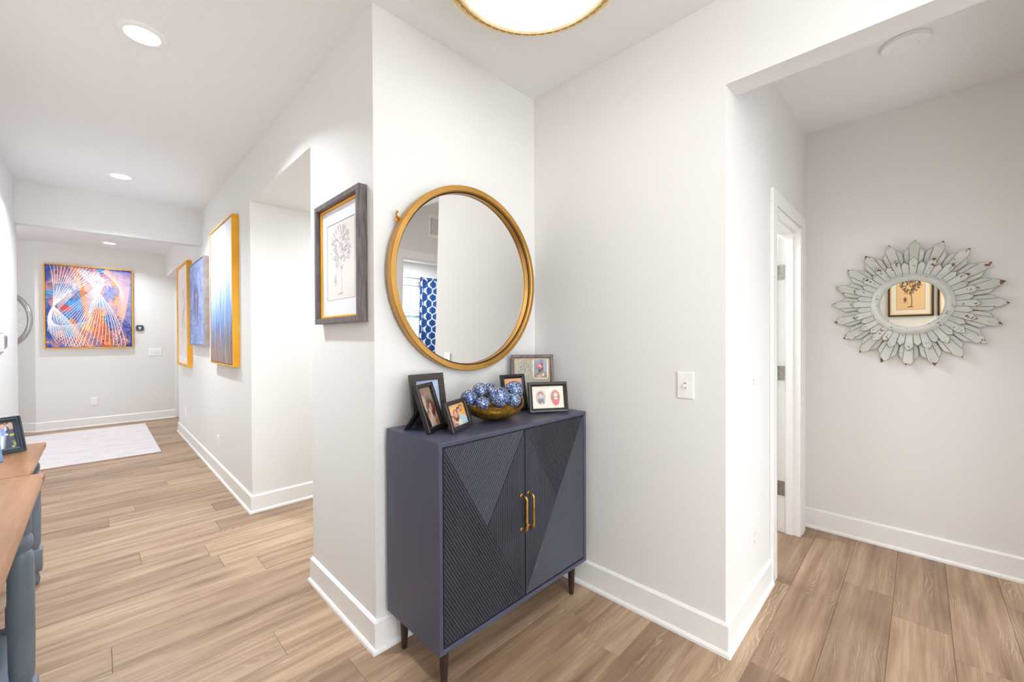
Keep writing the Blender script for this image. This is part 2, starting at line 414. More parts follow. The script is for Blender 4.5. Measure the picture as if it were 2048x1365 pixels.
# ---- painted prints: a numpy canvas that becomes a coloured grid
class Canvas:
    def __init__(s, nx, ny, color=(255, 255, 255)):
        s.nx, s.ny = nx, ny
        s.a = np.zeros((ny, nx, 3)) + np.array(color, float)
        s.u, s.v = np.meshgrid((np.arange(nx)) / (nx - 1), (np.arange(ny)) / (ny - 1))
        s.asp = nx / ny
    def put(s, mask, color):
        m = np.clip(mask, 0, 1)[..., None]
        s.a = s.a * (1 - m) + np.array(color, float) * m
    def ellipse(s, cx, cy, rx, ry, color, rot=0, soft=.08, alpha=1):
        x = (s.u - cx) * s.asp; y = s.v - cy
        c, n = math.cos(rot), math.sin(rot)
        X = (x * c + y * n) / (rx * s.asp); Y = (-x * n + y * c) / ry
        d = np.sqrt(X * X + Y * Y)
        s.put((1 - d) / soft * alpha if alpha == 1 else np.clip((1 - d) / soft, 0, 1) * alpha, color)
    def rect(s, x0, y0, x1, y1, color, alpha=1):
        s.put(((s.u >= x0) & (s.u <= x1) & (s.v >= y0) & (s.v <= y1)) * alpha, color)
    def grad(s, top, bot):
        t = s.v[..., None]; s.a = np.array(top, float) * (1 - t) + np.array(bot, float) * t
    def line(s, p0, p1, w, color, alpha=1):
        ax, ay = p0[0] * s.asp, p0[1]; bx, by = p1[0] * s.asp, p1[1]
        px, py = s.u * s.asp - ax, s.v - ay; dx, dy = bx - ax, by - ay
        L = dx * dx + dy * dy + 1e-12
        t = np.clip((px * dx + py * dy) / L, 0, 1)
        d = np.hypot(px - t * dx, py - t * dy)
        s.put(np.clip(1.2 - d / w, 0, 1) * alpha, color)
    def curve(s, pts, w, color, alpha=1, n=10):
        P = [np.array(p, float) for p in pts]
        def at(t):
            Q = P
            while len(Q) > 1: Q = [a * (1 - t) + b * t for a, b in zip(Q, Q[1:])]
            return Q[0]
        prev = at(0)
        for k in range(1, n + 1):
            q = at(k / n); s.line(prev, q, w, color, alpha); prev = q
    def noise(s, fx, fy, seed):
        r = np.random.RandomState(seed); g = r.rand(fy + 2, fx + 2)
        X = s.u * fx; Y = s.v * fy; i = X.astype(int); j = Y.astype(int); a = X - i; b = Y - j
        a = a * a * (3 - 2 * a); b = b * b * (3 - 2 * b)
        return (g[j, i] * (1 - a) + g[j, i + 1] * a) * (1 - b) + (g[j + 1, i] * (1 - a) + g[j + 1, i + 1] * a) * b
def ink(me, a):
    """a: (n,3) sRGB 0..255 per vertex"""
    v = np.clip(a, 0, 255) / 255.0
    lin = np.where(v <= .04045, v / 12.92, ((v + .055) / 1.055) ** 2.4)
    at = me.color_attributes.new('ink', 'FLOAT_COLOR', 'POINT')
    at.data.foreach_set('color', np.concatenate([lin, np.ones((len(lin), 1))], 1).astype(np.float32).ravel())
def print_sheet(name, cv, w, h, m, parent, z=0, cx=0, cy=0):
    nx, ny = cv.nx, cv.ny
    X = (cv.u - .5) * w + cx; Y = (.5 - cv.v) * h + cy
    co = np.stack([X, Y, np.full_like(X, z)], -1).reshape(-1, 3)
    idx = np.arange(nx * ny).reshape(ny, nx)
    q = np.stack([idx[1:, :-1], idx[1:, 1:], idx[:-1, 1:], idx[:-1, :-1]], -1).reshape(-1, 4)
    me = bpy.data.meshes.new(name)
    me.vertices.add(len(co)); me.vertices.foreach_set('co', co.astype(np.float32).ravel())
    me.loops.add(q.size); me.loops.foreach_set('vertex_index', q.ravel().astype(np.int32))
    me.polygons.add(len(q)); me.polygons.foreach_set('loop_start', np.arange(0, q.size, 4, dtype=np.int32))
    me.update(calc_edges=True)
    ink(me, cv.a.reshape(-1, 3))
    return link(name, me, m, parent)

# ------------------------------------------------------------------ the shell
xa, yb, xc, yd, xe, xg, yf, H, hh = .832, 1.652, 1.857, .582, 3.53, -.511, 9.082, 2.763, 2.393
yo1, yo2, ybm, yend = 2.378, 3.647, 5.71, 7.67
T = .116
def structure(name, lst, m='wall'): return boxes(name, lst, M[m], kind='structure')

floor = structure('floor', [(-2.6, 6.0, -4.4, 10.8, -.12, -.012)], 'sub_floor')
structure('ceiling', [(-2.6, 6.0, -4.4, 10.8, H, H + .1)], 'ceiling')
structure('wall_hallway', [(xa, xa + T, yb, yo1, 0, H), (xa, xa + T, yo1, yo2, hh, H), (xa, xa + T, yo2, yend, 0, H), (xa, xa + T, yend, yf, hh, H)])
structure('wall_mirror', [(xa + T, xc + T, yb, yb + T, 0, H)])
structure('wall_entry', [(xc, xc + T, yd, yb, 0, H), (xc, xc + T, -.6, yd, hh, H), (xc, xc + T, -2.32, -.6, 0, H)])
DX0, DX1, DZ = 2.655, 3.315, 2.06
structure('wall_door', [(xc + T, DX0, yd, yd + T, 0, H), (DX0, DX1, yd, yd + T, DZ, H), (DX1, xe, yd, yd + T, 0, H)])
structure('wall_right', [(xe, xe + T, -.6, 2.6, 0, H)])
SX0, SX1, SZ = 2.24, 3.25, 2.06
structure('wall_bedroom', [(xc + T, SX0, -.716, -.6, 0, H), (SX0, SX1, -.716, -.6, SZ, H), (SX1, 5.9, -.716, -.6, 0, H)])
structure('wall_window', [(1.0, 3.35, -4.12, -4.0, 0, H), (4.8, 5.9, -4.12, -4.0, 0, H), (3.35, 4.8, -4.12, -4.0, 0, .85), (3.35, 4.8, -4.12, -4.0, 2.10, H)])
structure('wall_bedroom_side', [(5.78, 5.9, -4.0, -.716, 0, H), (1.86, 1.973, -4.0, -2.32, 0, H)])
structure('wall_left', [(xg - .12, xg, -2.32, 5.85, 0, H), (-2.4, xg - .12, 5.73, 5.85, 0, H)])
structure('wall_front', [(xg, -.3, -2.32, -2.2, 0, H), (1.78, xc, -2.32, -2.2, 0, H), (-.3, 1.78, -2.32, -2.2, 2.45, H)])
structure('wall_header', [(xg, xa, ybm, ybm + .11, hh - .01, H)])
structure('wall_back', [(-.63, 2.1, yf, yf + T, 0, H)])
c45 = boxes('wall_corner', [(-1.7, 0, 0, .12, 0, H)], M['wall'], kind='structure')
c45.location = (-.63, yf, 0); c45.rotation_euler = (0, 0, -PI / 4)
structure('wall_far_left', [(-2.4, -2.28, 5.85, 10.6, 0, H), (-2.28, -1.5, 10.3, 10.4, 0, H)])
structure('wall_passage', [(xa + T, 2.6, yo2, yo2 + .1, 0, H), (xa + T, 2.6, yo1 - .1, yo1, 0, H), (2.6, 2.7, yo1 - .1, yo2 + .1, 0, H), (xa + T, 2.6, yo1, yo2, hh, hh + .08)])
structure('wall_far_opening', [(xa + T, 2.1, yend - .1, yend, 0, H), (2.1, 2.2, yend - .1, yf, 0, H), (xa + T, 2.1, yend, yf, hh, hh + .08)])
structure('wall_small_room', [(xc + T, 2.09, yd + T, 2.6, 0, H), (2.09, xe, 2.5, 2.6, 0, H)])

# planks, each its own piece of the floor
rng = random.Random(5)
def plank(x0, x1, y0, y1):
    g = .00035; cxx, cyy = (x0 + x1) / 2, (y0 + y1) / 2
    a, b = (x1 - x0) / 2 - g, (y1 - y0) / 2 - g; c = .0011
    dz = rng.uniform(-.0003, .0003)
    bm = bmesh.new()
    R = [[bm.verts.new((sx * (a - d), sy * (b - d), z)) for sx, sy in ((-1, -1), (1, -1), (1, 1), (-1, 1))] for d, z in ((0, -.0119), (0, -.0013 + dz), (c, dz))]
    for A, B in zip(R, R[1:]):
        for k in range(4): bm.faces.new((A[k], A[(k + 1) % 4], B[(k + 1) % 4], B[k]))
    bm.faces.new(R[-1])
    o = finish('plank', bm, M['oak'], floor, (cxx, cyy, 0), normals=False)
ROWW, ROW0, PL = .2, .0985, 1.52
fixed = {0: 2.865, -1: 2.68, -2: 2.49, 1: 1.887, 2: 2.62, 4: 1.53, 11: .033, 16: .176, 13: .683, 17: .604, -3: 3.15}
for k in range(-4, 46):
    y0 = ROW0 + k * ROWW; y1 = y0 + ROWW
    xl, xr = (-.62, 3.62) if y1 < 2.7 else ((-.62, 2.65) if y1 < 3.8 else ((-.62, .96) if y1 < 5.6 else ((-2.35, .96) if y1 < 7.6 else (-2.35, 2.15))))
    j = fixed.get(k, rng.uniform(0, PL))
    xs = [xl]; x = j - PL * math.ceil((j - xl) / PL) + PL
    while x < xr - .02:
        if x > xl + .02: xs.append(x)
        x += PL
    xs.append(xr)
    for a, b in zip(xs, xs[1:]): plank(a, b, y0, y1)

# skirting boards with a shoe moulding
BASE = [(0, .137), (.005, .137), (.0135, .127), (.0135, .022), (.019, .0195), (.024, .012), (.025, 0.0005)]
def sweep(name, path, prof=BASE, m='trim', base_z=0):
    P = [Vector((x, y)) for x, y in path]; bm = bmesh.new(); rows = []
    for i, p in enumerate(P):
        def nrm(a, b):
            d = (b - a).normalized(); return Vector((d.y, -d.x))
        if i == 0: o = nrm(P[0], P[1])
        elif i == len(P) - 1: o = nrm(P[-2], P[-1])
        else:
            n1, n2 = nrm(P[i - 1], p), nrm(p, P[i + 1]); o = (n1 + n2) / (1 + n1.dot(n2))
        rows.append([bm.verts.new((p.x + o.x * d, p.y + o.y * d, base_z + z)) for d, z in prof])
    for A, B in zip(rows, rows[1:]):
        for k in range(len(prof) - 1): bm.faces.new((A[k], A[k + 1], B[k + 1], B[k]))
    for r in (rows[0], rows[-1]): bm.faces.new(r)
    ob = finish(name, bm, M[m]); ob['kind'] = 'structure'
    return ob
sweep('baseboard_foyer', [(xa + .8, yo1), (xa, yo1), (xa, yb), (xc, yb), (xc, yd), (2.568, yd)])
sweep('baseboard_right', [(xe, yd), (xe, -.6)])
sweep('baseboard_hallway', [(1.6, yend), (xa, yend), (xa, yo2), (2.58, yo2)])
sweep('baseboard_back', [(-1.6, yf + .97), (-.63, yf), (.94, yf)])
sweep('baseboard_left', [(xg, -2.18), (xg, 5.85), (-2.2, 5.85)])

# cased door with its jamb and hinges, the leaf standing open into the small room
def casing(name, x0, x1, ztop, yface, wl, wr, wt=.085, th=.018, sgn=-1):
    bm = bmesh.new()
    y0, y1 = sorted((yface, yface + sgn * th)); ym0, ym1 = sorted((yface, yface + sgn * (th + .004)))
    box(bm, x0 - wl, x0 - .006, y0, y1, 0, ztop + .006, .003)
    box(bm, x1 + .006, x1 + wr, y0, y1, 0, ztop + .006, .003)
    box(bm, x0 - wl, x1 + wr, y0, y1, ztop + .006, ztop + wt, .003)
    o = finish(name, bm, M['trim']); o['kind'] = 'structure'
    return o
casing('trim_1', DX0, DX1, DZ, yd, .093, .115)
door = boxes('door_1', [(DX0, DX0 + .014, yd - .012, yd + T + .004, 0, DZ), (DX1 - .014, DX1, yd - .012, yd + T + .004, 0, DZ), (DX0 + .014, DX1 - .014, yd - .012, yd + T + .004, DZ - .014, DZ),
                        (DX0 + .014, DX0 + .026, yd + .03, yd + .07, 0, DZ - .014), (DX1 - .026, DX1 - .014, yd + .03, yd + .07, 0, DZ - .014), (DX0 + .026, DX1 - .026, yd + .03, yd + .07, DZ - .026, DZ - .014)], M['trim'], kind='structure')
leaf = boxes('door_leaf', [(DX1 - .056, DX1 - .021, yd + T + .01, yd + T + .64, .01, DZ - .02)], M['trim'], door, bevel=.002)
for z in (.30, 1.09, 1.78):
    bm = bmesh.new()
    box(bm, DX1 - .0165, DX1 - .0138, yd + .078, yd + T + .004, z - .05, z + .05)
    box(bm, DX1 - .056, DX1 - .0165, yd + T + .0065, yd + T + .0095, z - .05, z + .05)
    lathe(bm, [(0, z - .052), (.006, z - .052), (.006, z + .052), (0, z + .052)], 10, center=(DX1 - .0165, yd + T + .010, 0))
    for dz in (-.032, .0, .032):
        box(bm, DX1 - .0178, DX1 - .0164, yd + .088, yd + .094, z + dz - .003, z + dz + .003)
    finish('hinge', bm, M['steel'], door)
casing('trim_2', SX0, SX1, SZ, -.6, .095, .095, .09, sgn=1)
casing('trim_3', SX0, SX1, SZ, -.716, .095, .095, .09, sgn=-1)
boxes('trim_4', [(SX0, SX0 + .014, -.716, -.6, 0, SZ), (SX1 - .014, SX1, -.716, -.6, 0, SZ), (SX0 + .014, SX1 - .014, -.716, -.6, SZ - .014, SZ)], M['trim'], kind='structure')
boxes('trim_5', [(.94, 1.03, yf - .018, yf, 0, 2.06), (.94, 1.85, yf - .018, yf, 2.06, 2.15)], M['trim'], kind='structure', bevel=.003)

# ------------------------------------------------------------------ ribbed cabinet in the corner
CX0, CX1, CY0, CY1, CZ0, CZ1 = .870, 1.795, 1.240, 1.625, .172, .955
cab = empty('cabinet', 'dark slate blue two-door cabinet with diagonal ribbed doors and brass pulls, in the corner', 'cabinet', ((CX0 + CX1) / 2, CY0, 0))
W, Hc, D = CX1 - CX0, CZ1 - CZ0, CY1 - CY0
bm = bmesh.new()
rect_rings(bm, W, Hc, [(.003, -D), (0, -D + .003), (0, -.003), (.003, 0), (.0155, -.0015), (.018, -.004), (.018, -.022)], cap0=True, cap1=True)
body = finish('body', bm, M['navy'], cab); body.location = (0, 0, (CZ0 + CZ1) / 2); body.rotation_euler = (PI / 2, 0, 0)
fx = W / 2 - .020; z0, z1 = CZ0 + .024, CZ1 - .020
def clip_line(poly, n, off, d):
    """parameter range along d of the line {p: p.n = off} inside a convex polygon"""
    ts = []
    for a, b in zip(poly, poly[1:] + poly[:1]):
        fa, fb = a.dot(n) - off, b.dot(n) - off
        if (fa <= 0) != (fb <= 0):
            t = fa / (fa - fb); ts.append((a + (b - a) * t).dot(d))
    return (min(ts), max(ts)) if len(ts) >= 2 else None
def ribs(parent, poly, d, pitch=.0106):
    poly = [Vector(p) for p in poly]; d = Vector(d).normalized(); n = Vector((-d.y, d.x))
    s = [p.dot(n) for p in poly]; s0, s1 = min(s), max(s); cnt = max(1, round((s1 - s0) / pitch)); pt = (s1 - s0) / cnt
    for k in range(cnt):
        bm = bmesh.new(); A = []; B = []
        for o, hgt in ((-.46, 0), (-.40, .0030), (-.2, .0046), (.2, .0046), (.40, .0030), (.46, 0)):
            off = min(max(s0 + (k + .5 + o) * pt, s0 + 1e-4), s1 - 1e-4)
            c = clip_line(poly, n, off, d)
            if c is None: continue
            e = min(.0008, (c[1] - c[0]) * .3)
            for L, t in ((A, c[0] + e), (B, c[1] - e)):
                q = d * t + n * off; L.append(bm.verts.new((q.x, -hgt, q.y)))
        for i in range(len(A) - 1): bm.faces.new((A[i], A[i + 1], B[i + 1], B[i]))
        bm.faces.new(A); bm.faces.new(B)
        finish('rib', bm, M['rib'], parent)
def door_panel(sgn):
    dr = boxes('door', [sorted((sgn * .0015, sgn * fx)) + [.0, .016, z0, z1]], M['rib_gap'], cab, bevel=.0008)
    dr.location = (0, .0085, 0)
    e = .0022
    def P(x, z): return (sgn * x, z)
    xi, xo, zt, zb = .0015 + e, fx - e, z1 - e, z0 + e
    frac = .4925; mx, mz = xo + (xi - xo) * frac, zt + (zb - zt) * frac
    TO, TI, BI, BO, ME = P(xo, zt), P(xi, zt), P(xi, zb), P(xo, zb), P(mx, mz)
    ribs(dr, [TO, BI, BO], Vector(BI) - Vector(TO))
    ribs(dr, [TO, ME, TI], Vector(ME) - Vector(TI))
    ribs(dr, [TI, ME, BI], (0, 1))
    # pull
    hx = sgn * .0225 - .002; hz0, hz1 = .492, .652; bm = bmesh.new()
    pts = [(hx, -.004, hz1 - .006)]
    r = .013; ys = -.036
    for k in range(7):
        a = k / 6 * PI / 2; pts.append((hx, ys + r - r * math.sin(a), hz1 - .006 - r + r * math.cos(a)))
    for k in range(7):
        a = k / 6 * PI / 2; pts.append((hx, ys + r - r * math.cos(a), hz0 + .006 + r - r * math.sin(a)))
    pts.append((hx, -.004, hz0 + .006))
    tube(bm, pts, .0052, 10)
    for zz in (hz1 - .006, hz0 + .006):
        rg = lathe(bm, [(0, -.0045), (.0075, -.0045), (.0085, -.006), (.0085, -.008), (.006, -.0095), (0, -.0095)], 14)
        for ring in rg:
            for v in ring: v.co = Vector((hx + v.co.x, v.co.z + .002, zz + v.co.y))
    autosmooth(finish('pull_handle', bm, M['brass'], dr))
door_panel(-1); door_panel(1)
bm = bmesh.new(); lathe(bm, [(0, 0), (.0105, 0), (.0125, .004), (.0125, .008), (.021, CZ0 - .006), (.026, CZ0 - .006), (.026, CZ0), (0, CZ0)], 20)
leg = autosmooth(finish('leg', bm, M['walnut_leg'], cab))
for i, (lx, ly) in enumerate(((.057, .056), (W - .057, .056), (.057, D - .04), (W - .057, D - .04))):
    o = leg
    if i: o = leg.copy(); COL.objects.link(o)
    o.location = (lx - W / 2, ly, 0)

# ------------------------------------------------------------------ round wall mirror
R0 = .457
mir = empty('round_mirror', 'large round mirror with a deep matte gold rim above the ribbed cabinet', 'mirror',
            mtx=Matrix.Translation((1.333, yb - .004, 1.633)) @ Matrix.Rotation(math.radians(1.5), 4, 'X') @ Matrix.Rotation(PI / 2, 4, 'X'))
mir.location = (1.333, yb - .0155, 1.633)
bm = bmesh.new()
lathe(bm, [(R0 - .02, 0), (R0 - .002, 0), (R0, .003), (R0, .040), (R0 - .003, .044), (R0 - .024, .0455), (R0 - .027, .043), (R0 - .027, .030), (R0 - .029, .030), (R0 - .029, .026), (R0 - .034, .026), (R0 - .034, .008), (R0 - .02, .0)], 128)
autosmooth(finish('rim', bm, M['mirror_gold'], mir), 35)
bm = bmesh.new(); lathe(bm, [(R0 - .0285, .0262), (R0 - .0285, .0295), (R0 - .0345, .0295), (R0 - .0345, .0262)], 96)
finish('groove', bm, M['groove'], mir, smooth=True)
bm = bmesh.new(); lathe(bm, [(0, .012), (R0 - .033, .012), (R0 - .033, .008), (0, .008)], 96)
finish('mirror_glass', bm, M['mirror'], mir)
bm = bmesh.new()
tube(bm, [(-.395, .222, .004), (-.410, .236, .010), (-.414, .250, .012), (-.409, .262, .010), (-.402, .256, .008)], [.004, .0045, .0045, .004, .003], 8)
lathe(bm, [(0, 0), (.012, 0), (.012, .006), (0, .008)], 12, center=(-.402, .230, 0))
autosmooth(finish('hanging_hook', bm, M['brass'], mir))

# ------------------------------------------------------------------ framed pictures on walls
def picture(name, label, cat, mtx, w, h, prof, fm, back=True, group=None):
    o = empty(name, label, cat, group=group, mtx=mtx)
    bm = bmesh.new(); rect_rings(bm, w, h, prof, closed=True)
    finish('frame', bm, fm, o)
    if back:
        bm = bmesh.new(); box(bm, -w / 2 + .006, w / 2 - .006, -h / 2 + .006, h / 2 - .006, .001, .006)
        finish('backing', bm, M['brown_wood'], o)
    return o
def pane_sheet(parent, w, h, z):
    bm = bmesh.new(); bm.faces.new([bm.verts.new((x * w / 2, y * h / 2, z)) for x, y in ((-1, -1), (1, -1), (1, 1), (-1, 1))])
    return finish('glass', bm, M['glass'], parent, normals=False)
def floater(depth, face=.014, gap=.006):
    return [(.0, .0), (0, depth - .002), (.002, depth), (face - .002, depth), (face, depth - .002), (face, .0)]
def stretched(parent, cv, w, h, depth, inset):
    bm = bmesh.new(); box(bm, -w / 2 + inset, w / 2 - inset, -h / 2 + inset, h / 2 - inset, .006, depth - .001)
    finish('stretcher', bm, M['velvet'], parent)
    return print_sheet('canvas', cv, w - 2 * inset, h - 2 * inset, M['canvas'], parent, z=depth)
# botanical print in the dark frame by the corner
def tree_drawing(cv, u0, v0, u1, v1, inkc, seed, dense, flower, trunk=1.0, lw=.006, fill=.8, flip=False):
    """leafy shrub drawing inside a box of the sheet"""
    r = random.Random(seed)
    if flip: u0, u1 = u1, u0
    def P(a, b): return (u0 + a * (u1 - u0), v0 + b * (v1 - v0))
    cv.curve([P(.52, .94), P(.60, .75), P(.48, .62), P(.54, .42)], lw * trunk, inkc, fill)
    cv.curve([P(.60, .945), P(.50, .93), P(.40, .955)], lw * 1.5, inkc, fill)
    for k in range(dense):
        a = r.uniform(0, 2 * PI); q = math.sqrt(r.random())
        cx = .5 + .36 * q * math.cos(a); cy = .30 + .27 * q * math.sin(a)
        an = math.atan2(cy - .45, cx - .5) + r.uniform(-1.0, 1.0); L = r.uniform(.045, .085)
        p, e = P(cx, cy), P(cx + L * math.cos(an), cy + L * .8 * math.sin(an))
        cv.curve([p, ((p[0] + e[0]) / 2 + .02, (p[1] + e[1]) / 2 - .012), e], lw * r.uniform(.6, 1.2), inkc, fill * r.uniform(.4, 1), 5)
        cv.curve([p, ((p[0] + e[0]) / 2 - .012, (p[1] + e[1]) / 2 + .014), e], lw * .7, inkc, fill * r.uniform(.3, .8), 5)
    for k in range(9):
        a = r.uniform(0, 2 * PI)
        cv.curve([P(.54, .48), P(.5 + .15 * math.cos(a), .36 + .08 * math.sin(a)), P(.5 + .34 * math.cos(a), .30 + .24 * math.sin(a))], lw * .7, inkc, fill * .7, 6)
    if flower:
        for k in range(16):
            a = PI + PI * k / 15
            cv.curve([P(.30, .80), P(.30 + .04 * math.cos(a), .74), P(.30 + .085 * math.cos(a) * (1 if k % 2 else .6), .76 + .10 * math.sin(a))], lw * .6, inkc, fill * .7, 5)
        cv.curve([P(.22, .80), P(.30, .84), P(.38, .80)], lw * .7, inkc, fill * .7, 6)
pic4 = picture('botanical_picture', 'botanical tree print in a deep dark frame on the wall left of the round mirror', 'picture',
               on_plus_x_wall(xa - .001, 1.962, 1.71), .505, .595, [(0, 0), (0, .038), (.003, .041), (.024, .041), (.027, .038), (.027, .008), (.0, .0)], [M['pewter_wood']])
bm = bmesh.new(); rect_rings(bm, .505 - .054, .595 - .054, [(0, .008), (0, .020), (.004, .022), (.010, .020), (.012, .0145), (.012, .008)], closed=True)
finish('gold_fillet', bm, M['yellow_gold'], pic4)['label'] = 'narrow gold inner fillet'
cv = Canvas(190, 230, (243, 243, 246))
cv.rect(.13, .135, .87, .855, (110, 105, 112)); cv.rect(.138, .1415, .862, .8485, (240, 230, 224))
tree_drawing(cv, .16, .17, .84, .84, (158, 150, 156), 4, 150, True, 1.0, .0048, .8)
print_sheet('print', cv, .505 - .078, .595 - .078, M['print'], pic4, z=.012)
pane_sheet(pic4, .428, .518, .0135)

# tall streaked canvas in a bright gold floater frame
def streaks():
    cv = Canvas(150, 220)
    n = cv.noise(90, 4, 1) * .5 + cv.noise(40, 3, 2) * .3 + cv.noise(140, 8, 3) * .3
    t = cv.v + (n - .55) * .45
    stops = [(-.5, (250, 250, 252)), (.22, (248, 248, 251)), (.42, (222, 232, 244)), (.58, (160, 190, 230)), (.70, (104, 142, 204)), (.80, (120, 126, 158)), (.90, (150, 122, 104)), (1.3, (110, 92, 92))]
    for c in range(3): cv.a[..., c] = np.interp(t, [s[0] for s in stops], [s[1][c] for s in stops])
    k = cv.noise(110, 3, 9); cv.put(((k > .74) & (cv.v > .3)) * .55, (236, 240, 246)); cv.put(((cv.noise(130, 5, 12) > .78) & (cv.v > .70)) * .7, (70, 84, 130))
    cv.put(((cv.noise(120, 5, 15) > .76) & (cv.v > .72)) * .7, (196, 160, 130))
    return cv
GF = [M['yellow_gold']]
p3 = picture('streaked_painting', 'tall white and blue streaked painting in a bright gold frame, nearest the passage opening', 'painting',
             on_plus_x_wall(xa - .001, 4.47, 1.738), .93, 1.26, floater(.048), GF)
stretched(p3, streaks(), .93, 1.26, .044, .019)
# blue abstract in a grey frame
def blue_abstract():
    cv = Canvas(150, 170); a = cv.noise(9, 10, 5); b = cv.noise(38, 44, 6); c = cv.noise(5, 5, 8)
    base = np.array((140, 156, 205.)); t = (a - .5)[..., None]; cv.a = base + t * np.array((36, 30, 26.)) + (b - .5)[..., None] * 44
    cv.a += (np.clip(.35 - cv.v, 0, 1) * 90)[..., None] * np.array((1.0, .72, .6)) * c[..., None]
    cv.ellipse(.46, .48, .24, .27, (104, 98, 138), .25, .5, .8); cv.ellipse(.48, .55, .055, .22, (196, 170, 176), .12, .5, .8)
    cv.ellipse(.54, .56, .035, .18, (74, 84, 132), .1, .5, .9); cv.ellipse(.46, .41, .09, .05, (206, 176, 170), 0, .6, .7)
    cv.ellipse(.58, .74, .05, .06, (110, 88, 96), .2, .7, .8); cv.ellipse(.40, .40, .04, .12, (100, 100, 150), -.3, .5, .6)
    return cv
p2 = picture('blue_abstract_painting', 'blue lavender abstract painting in a silvery grey frame, between two gold framed ones', 'painting',
             on_plus_x_wall(xa - .001, 5.74, 1.737), .92, .945, floater(.052), [M['silver_frame']])
stretched(p2, blue_abstract(), .92, .945, .046, .017)
def pale_print():
    cv = Canvas(100, 150, (244, 238, 234)); a = cv.noise(6, 8, 21)
    cv.a += ((a - .5) * 10)[..., None]
    cv.rect(.10, .07, .90, .93, (238, 228, 224)); cv.put((cv.noise(8, 10, 22) > .62) * ((cv.u > .25) & (cv.u < .75) & (cv.v > .2) & (cv.v < .8)) * .5, (222, 196, 186))
    cv.put((cv.noise(14, 20, 23) > .72) * ((cv.u > .3) & (cv.u < .7) & (cv.v > .4) & (cv.v < .7)) * .6, (190, 170, 176))
    return cv
p1 = picture('pale_painting', 'pale washed print in a gold frame, hung farthest down the hall wall', 'painting',
             on_plus_x_wall(xa - .001, 6.86, 1.652), .92, 1.325, [(0, 0), (0, .046), (.003, .05), (.026, .05), (.03, .046), (.03, .0)], GF)
print_sheet('print', pale_print(), .866, 1.27, M['print'], p1, z=.036)

# string pattern painting on the far wall
def string_bg():
    cv = Canvas(320, 320, (196, 150, 168)); r = np.random.RandomState(3)
    pal = [(214, 120, 130), (120, 92, 130), (222, 150, 150), (86, 70, 120), (230, 168, 150), (160, 110, 140)]
    S = lambda fx, fy, sd, th, g=14: np.clip((cv.noise(fx, fy, sd) - th) * g, 0, 1)
    for k, c in enumerate(pal): cv.put(S(10 + 2 * k, 12, 30 + k, .56, 8) * .75, c)
    cv.put(S(6, 7, 50, .58) * .9, (52, 86, 176)); cv.put(S(8, 6, 51, .66) * .9, (58, 148, 214))
    for p, w_ in (([(.34, .0), (.36, .2), (.46, .42), (.44, .60)], .035), ([(.58, .52), (.62, .7), (.68, .85), (.72, .98)], .06), ([(.28, .66), (.33, .78), (.36, .95)], .035), ([(.60, .60), (.44, .66), (.38, .86), (.44, .98)], .035), ([(.78, .10), (.80, .30), (.86, .50), (.88, .62)], .035), ([(.76, .55), (.82, .36), (.80, .2)], .02), ([(.99, .42), (.88, .54), (.80, .62)], .02)):
        cv.curve(p, w_, (240, 128, 44), .9, 14)
    cv.put((cv.noise(9, 9, 56) > .6) * ((cv.u > .42) & (cv.u < .70) & (cv.v > .5)) * .8, (242, 108, 56))
    cv.put((cv.noise(12, 8, 58) > .55) * ((cv.u > .36) & (cv.u < .66) & (cv.v > .55) & (cv.v < .8)) * .8, (246, 172, 56))
    cv.put((cv.noise(9, 12, 57) > .5) * ((cv.u > .66) & (cv.v > .15) & (cv.v < .75)) * .7, (66, 108, 196))
    cv.ellipse(.33, .48, .12, .07, (46, 140, 214), .9, .4); cv.ellipse(.22, .52, .09, .05, (222, 78, 74), .3, .5)
    for x, y in ((0, 1), (1, 1), (1, 0), (.02, .03)): cv.ellipse(x, y, .10, .07, (40, 74, 190), 0, .5)
    wob = cv.noise(7, 7, 60) * 5 + cv.noise(16, 16, 62) * 1.6
    h1 = np.sin(2 * PI * (cv.u * 34 + cv.v * 22 + wob)); h2 = np.sin(2 * PI * (cv.u * 20 - cv.v * 40 + wob * .8)); pt = cv.noise(22, 22, 63)
    cv.put(np.clip((h1 - .45) * 2.2, 0, 1) * np.clip((pt - .32) * 5, 0, 1) * .62, (62, 50, 98)); cv.put(np.clip((h2 - .55) * 2.4, 0, 1) * np.clip((.66 - pt) * 5, 0, 1) * .6, (246, 204, 194))
    for k in range(46):                     # fine pink web on the right
        t = k / 45
        cv.curve([(.62 + .38 * t, .02), (1.05 - .1 * t, .3 + .3 * t), (.70 + .1 * t, .45 + .5 * t)], .0035, (244, 188, 176), .6, 10)
        cv.curve([(.66, .04 + .55 * t), (.86, .02 + .5 * t), (1.0, .12 + .62 * t)], .0035, (246, 200, 184), .5, 8)
    cv.put(S(80, 80, 61, .66, 8) * ((cv.u > .62) & (cv.v > .6)) * .8, (62, 48, 60))
    return cv
ps = picture('string_pattern_painting', 'square orange, blue and pink painting crossed by white string curves, on the far wall', 'painting',
             on_plus_y_wall(-.064, yf - .001, 1.83), .955, 1.245, floater(.045), GF)
PWs, PHs = .955 - .036, 1.245 - .036
stretched(ps, string_bg(), .955, 1.245, .040, .018)
RZ = [0]
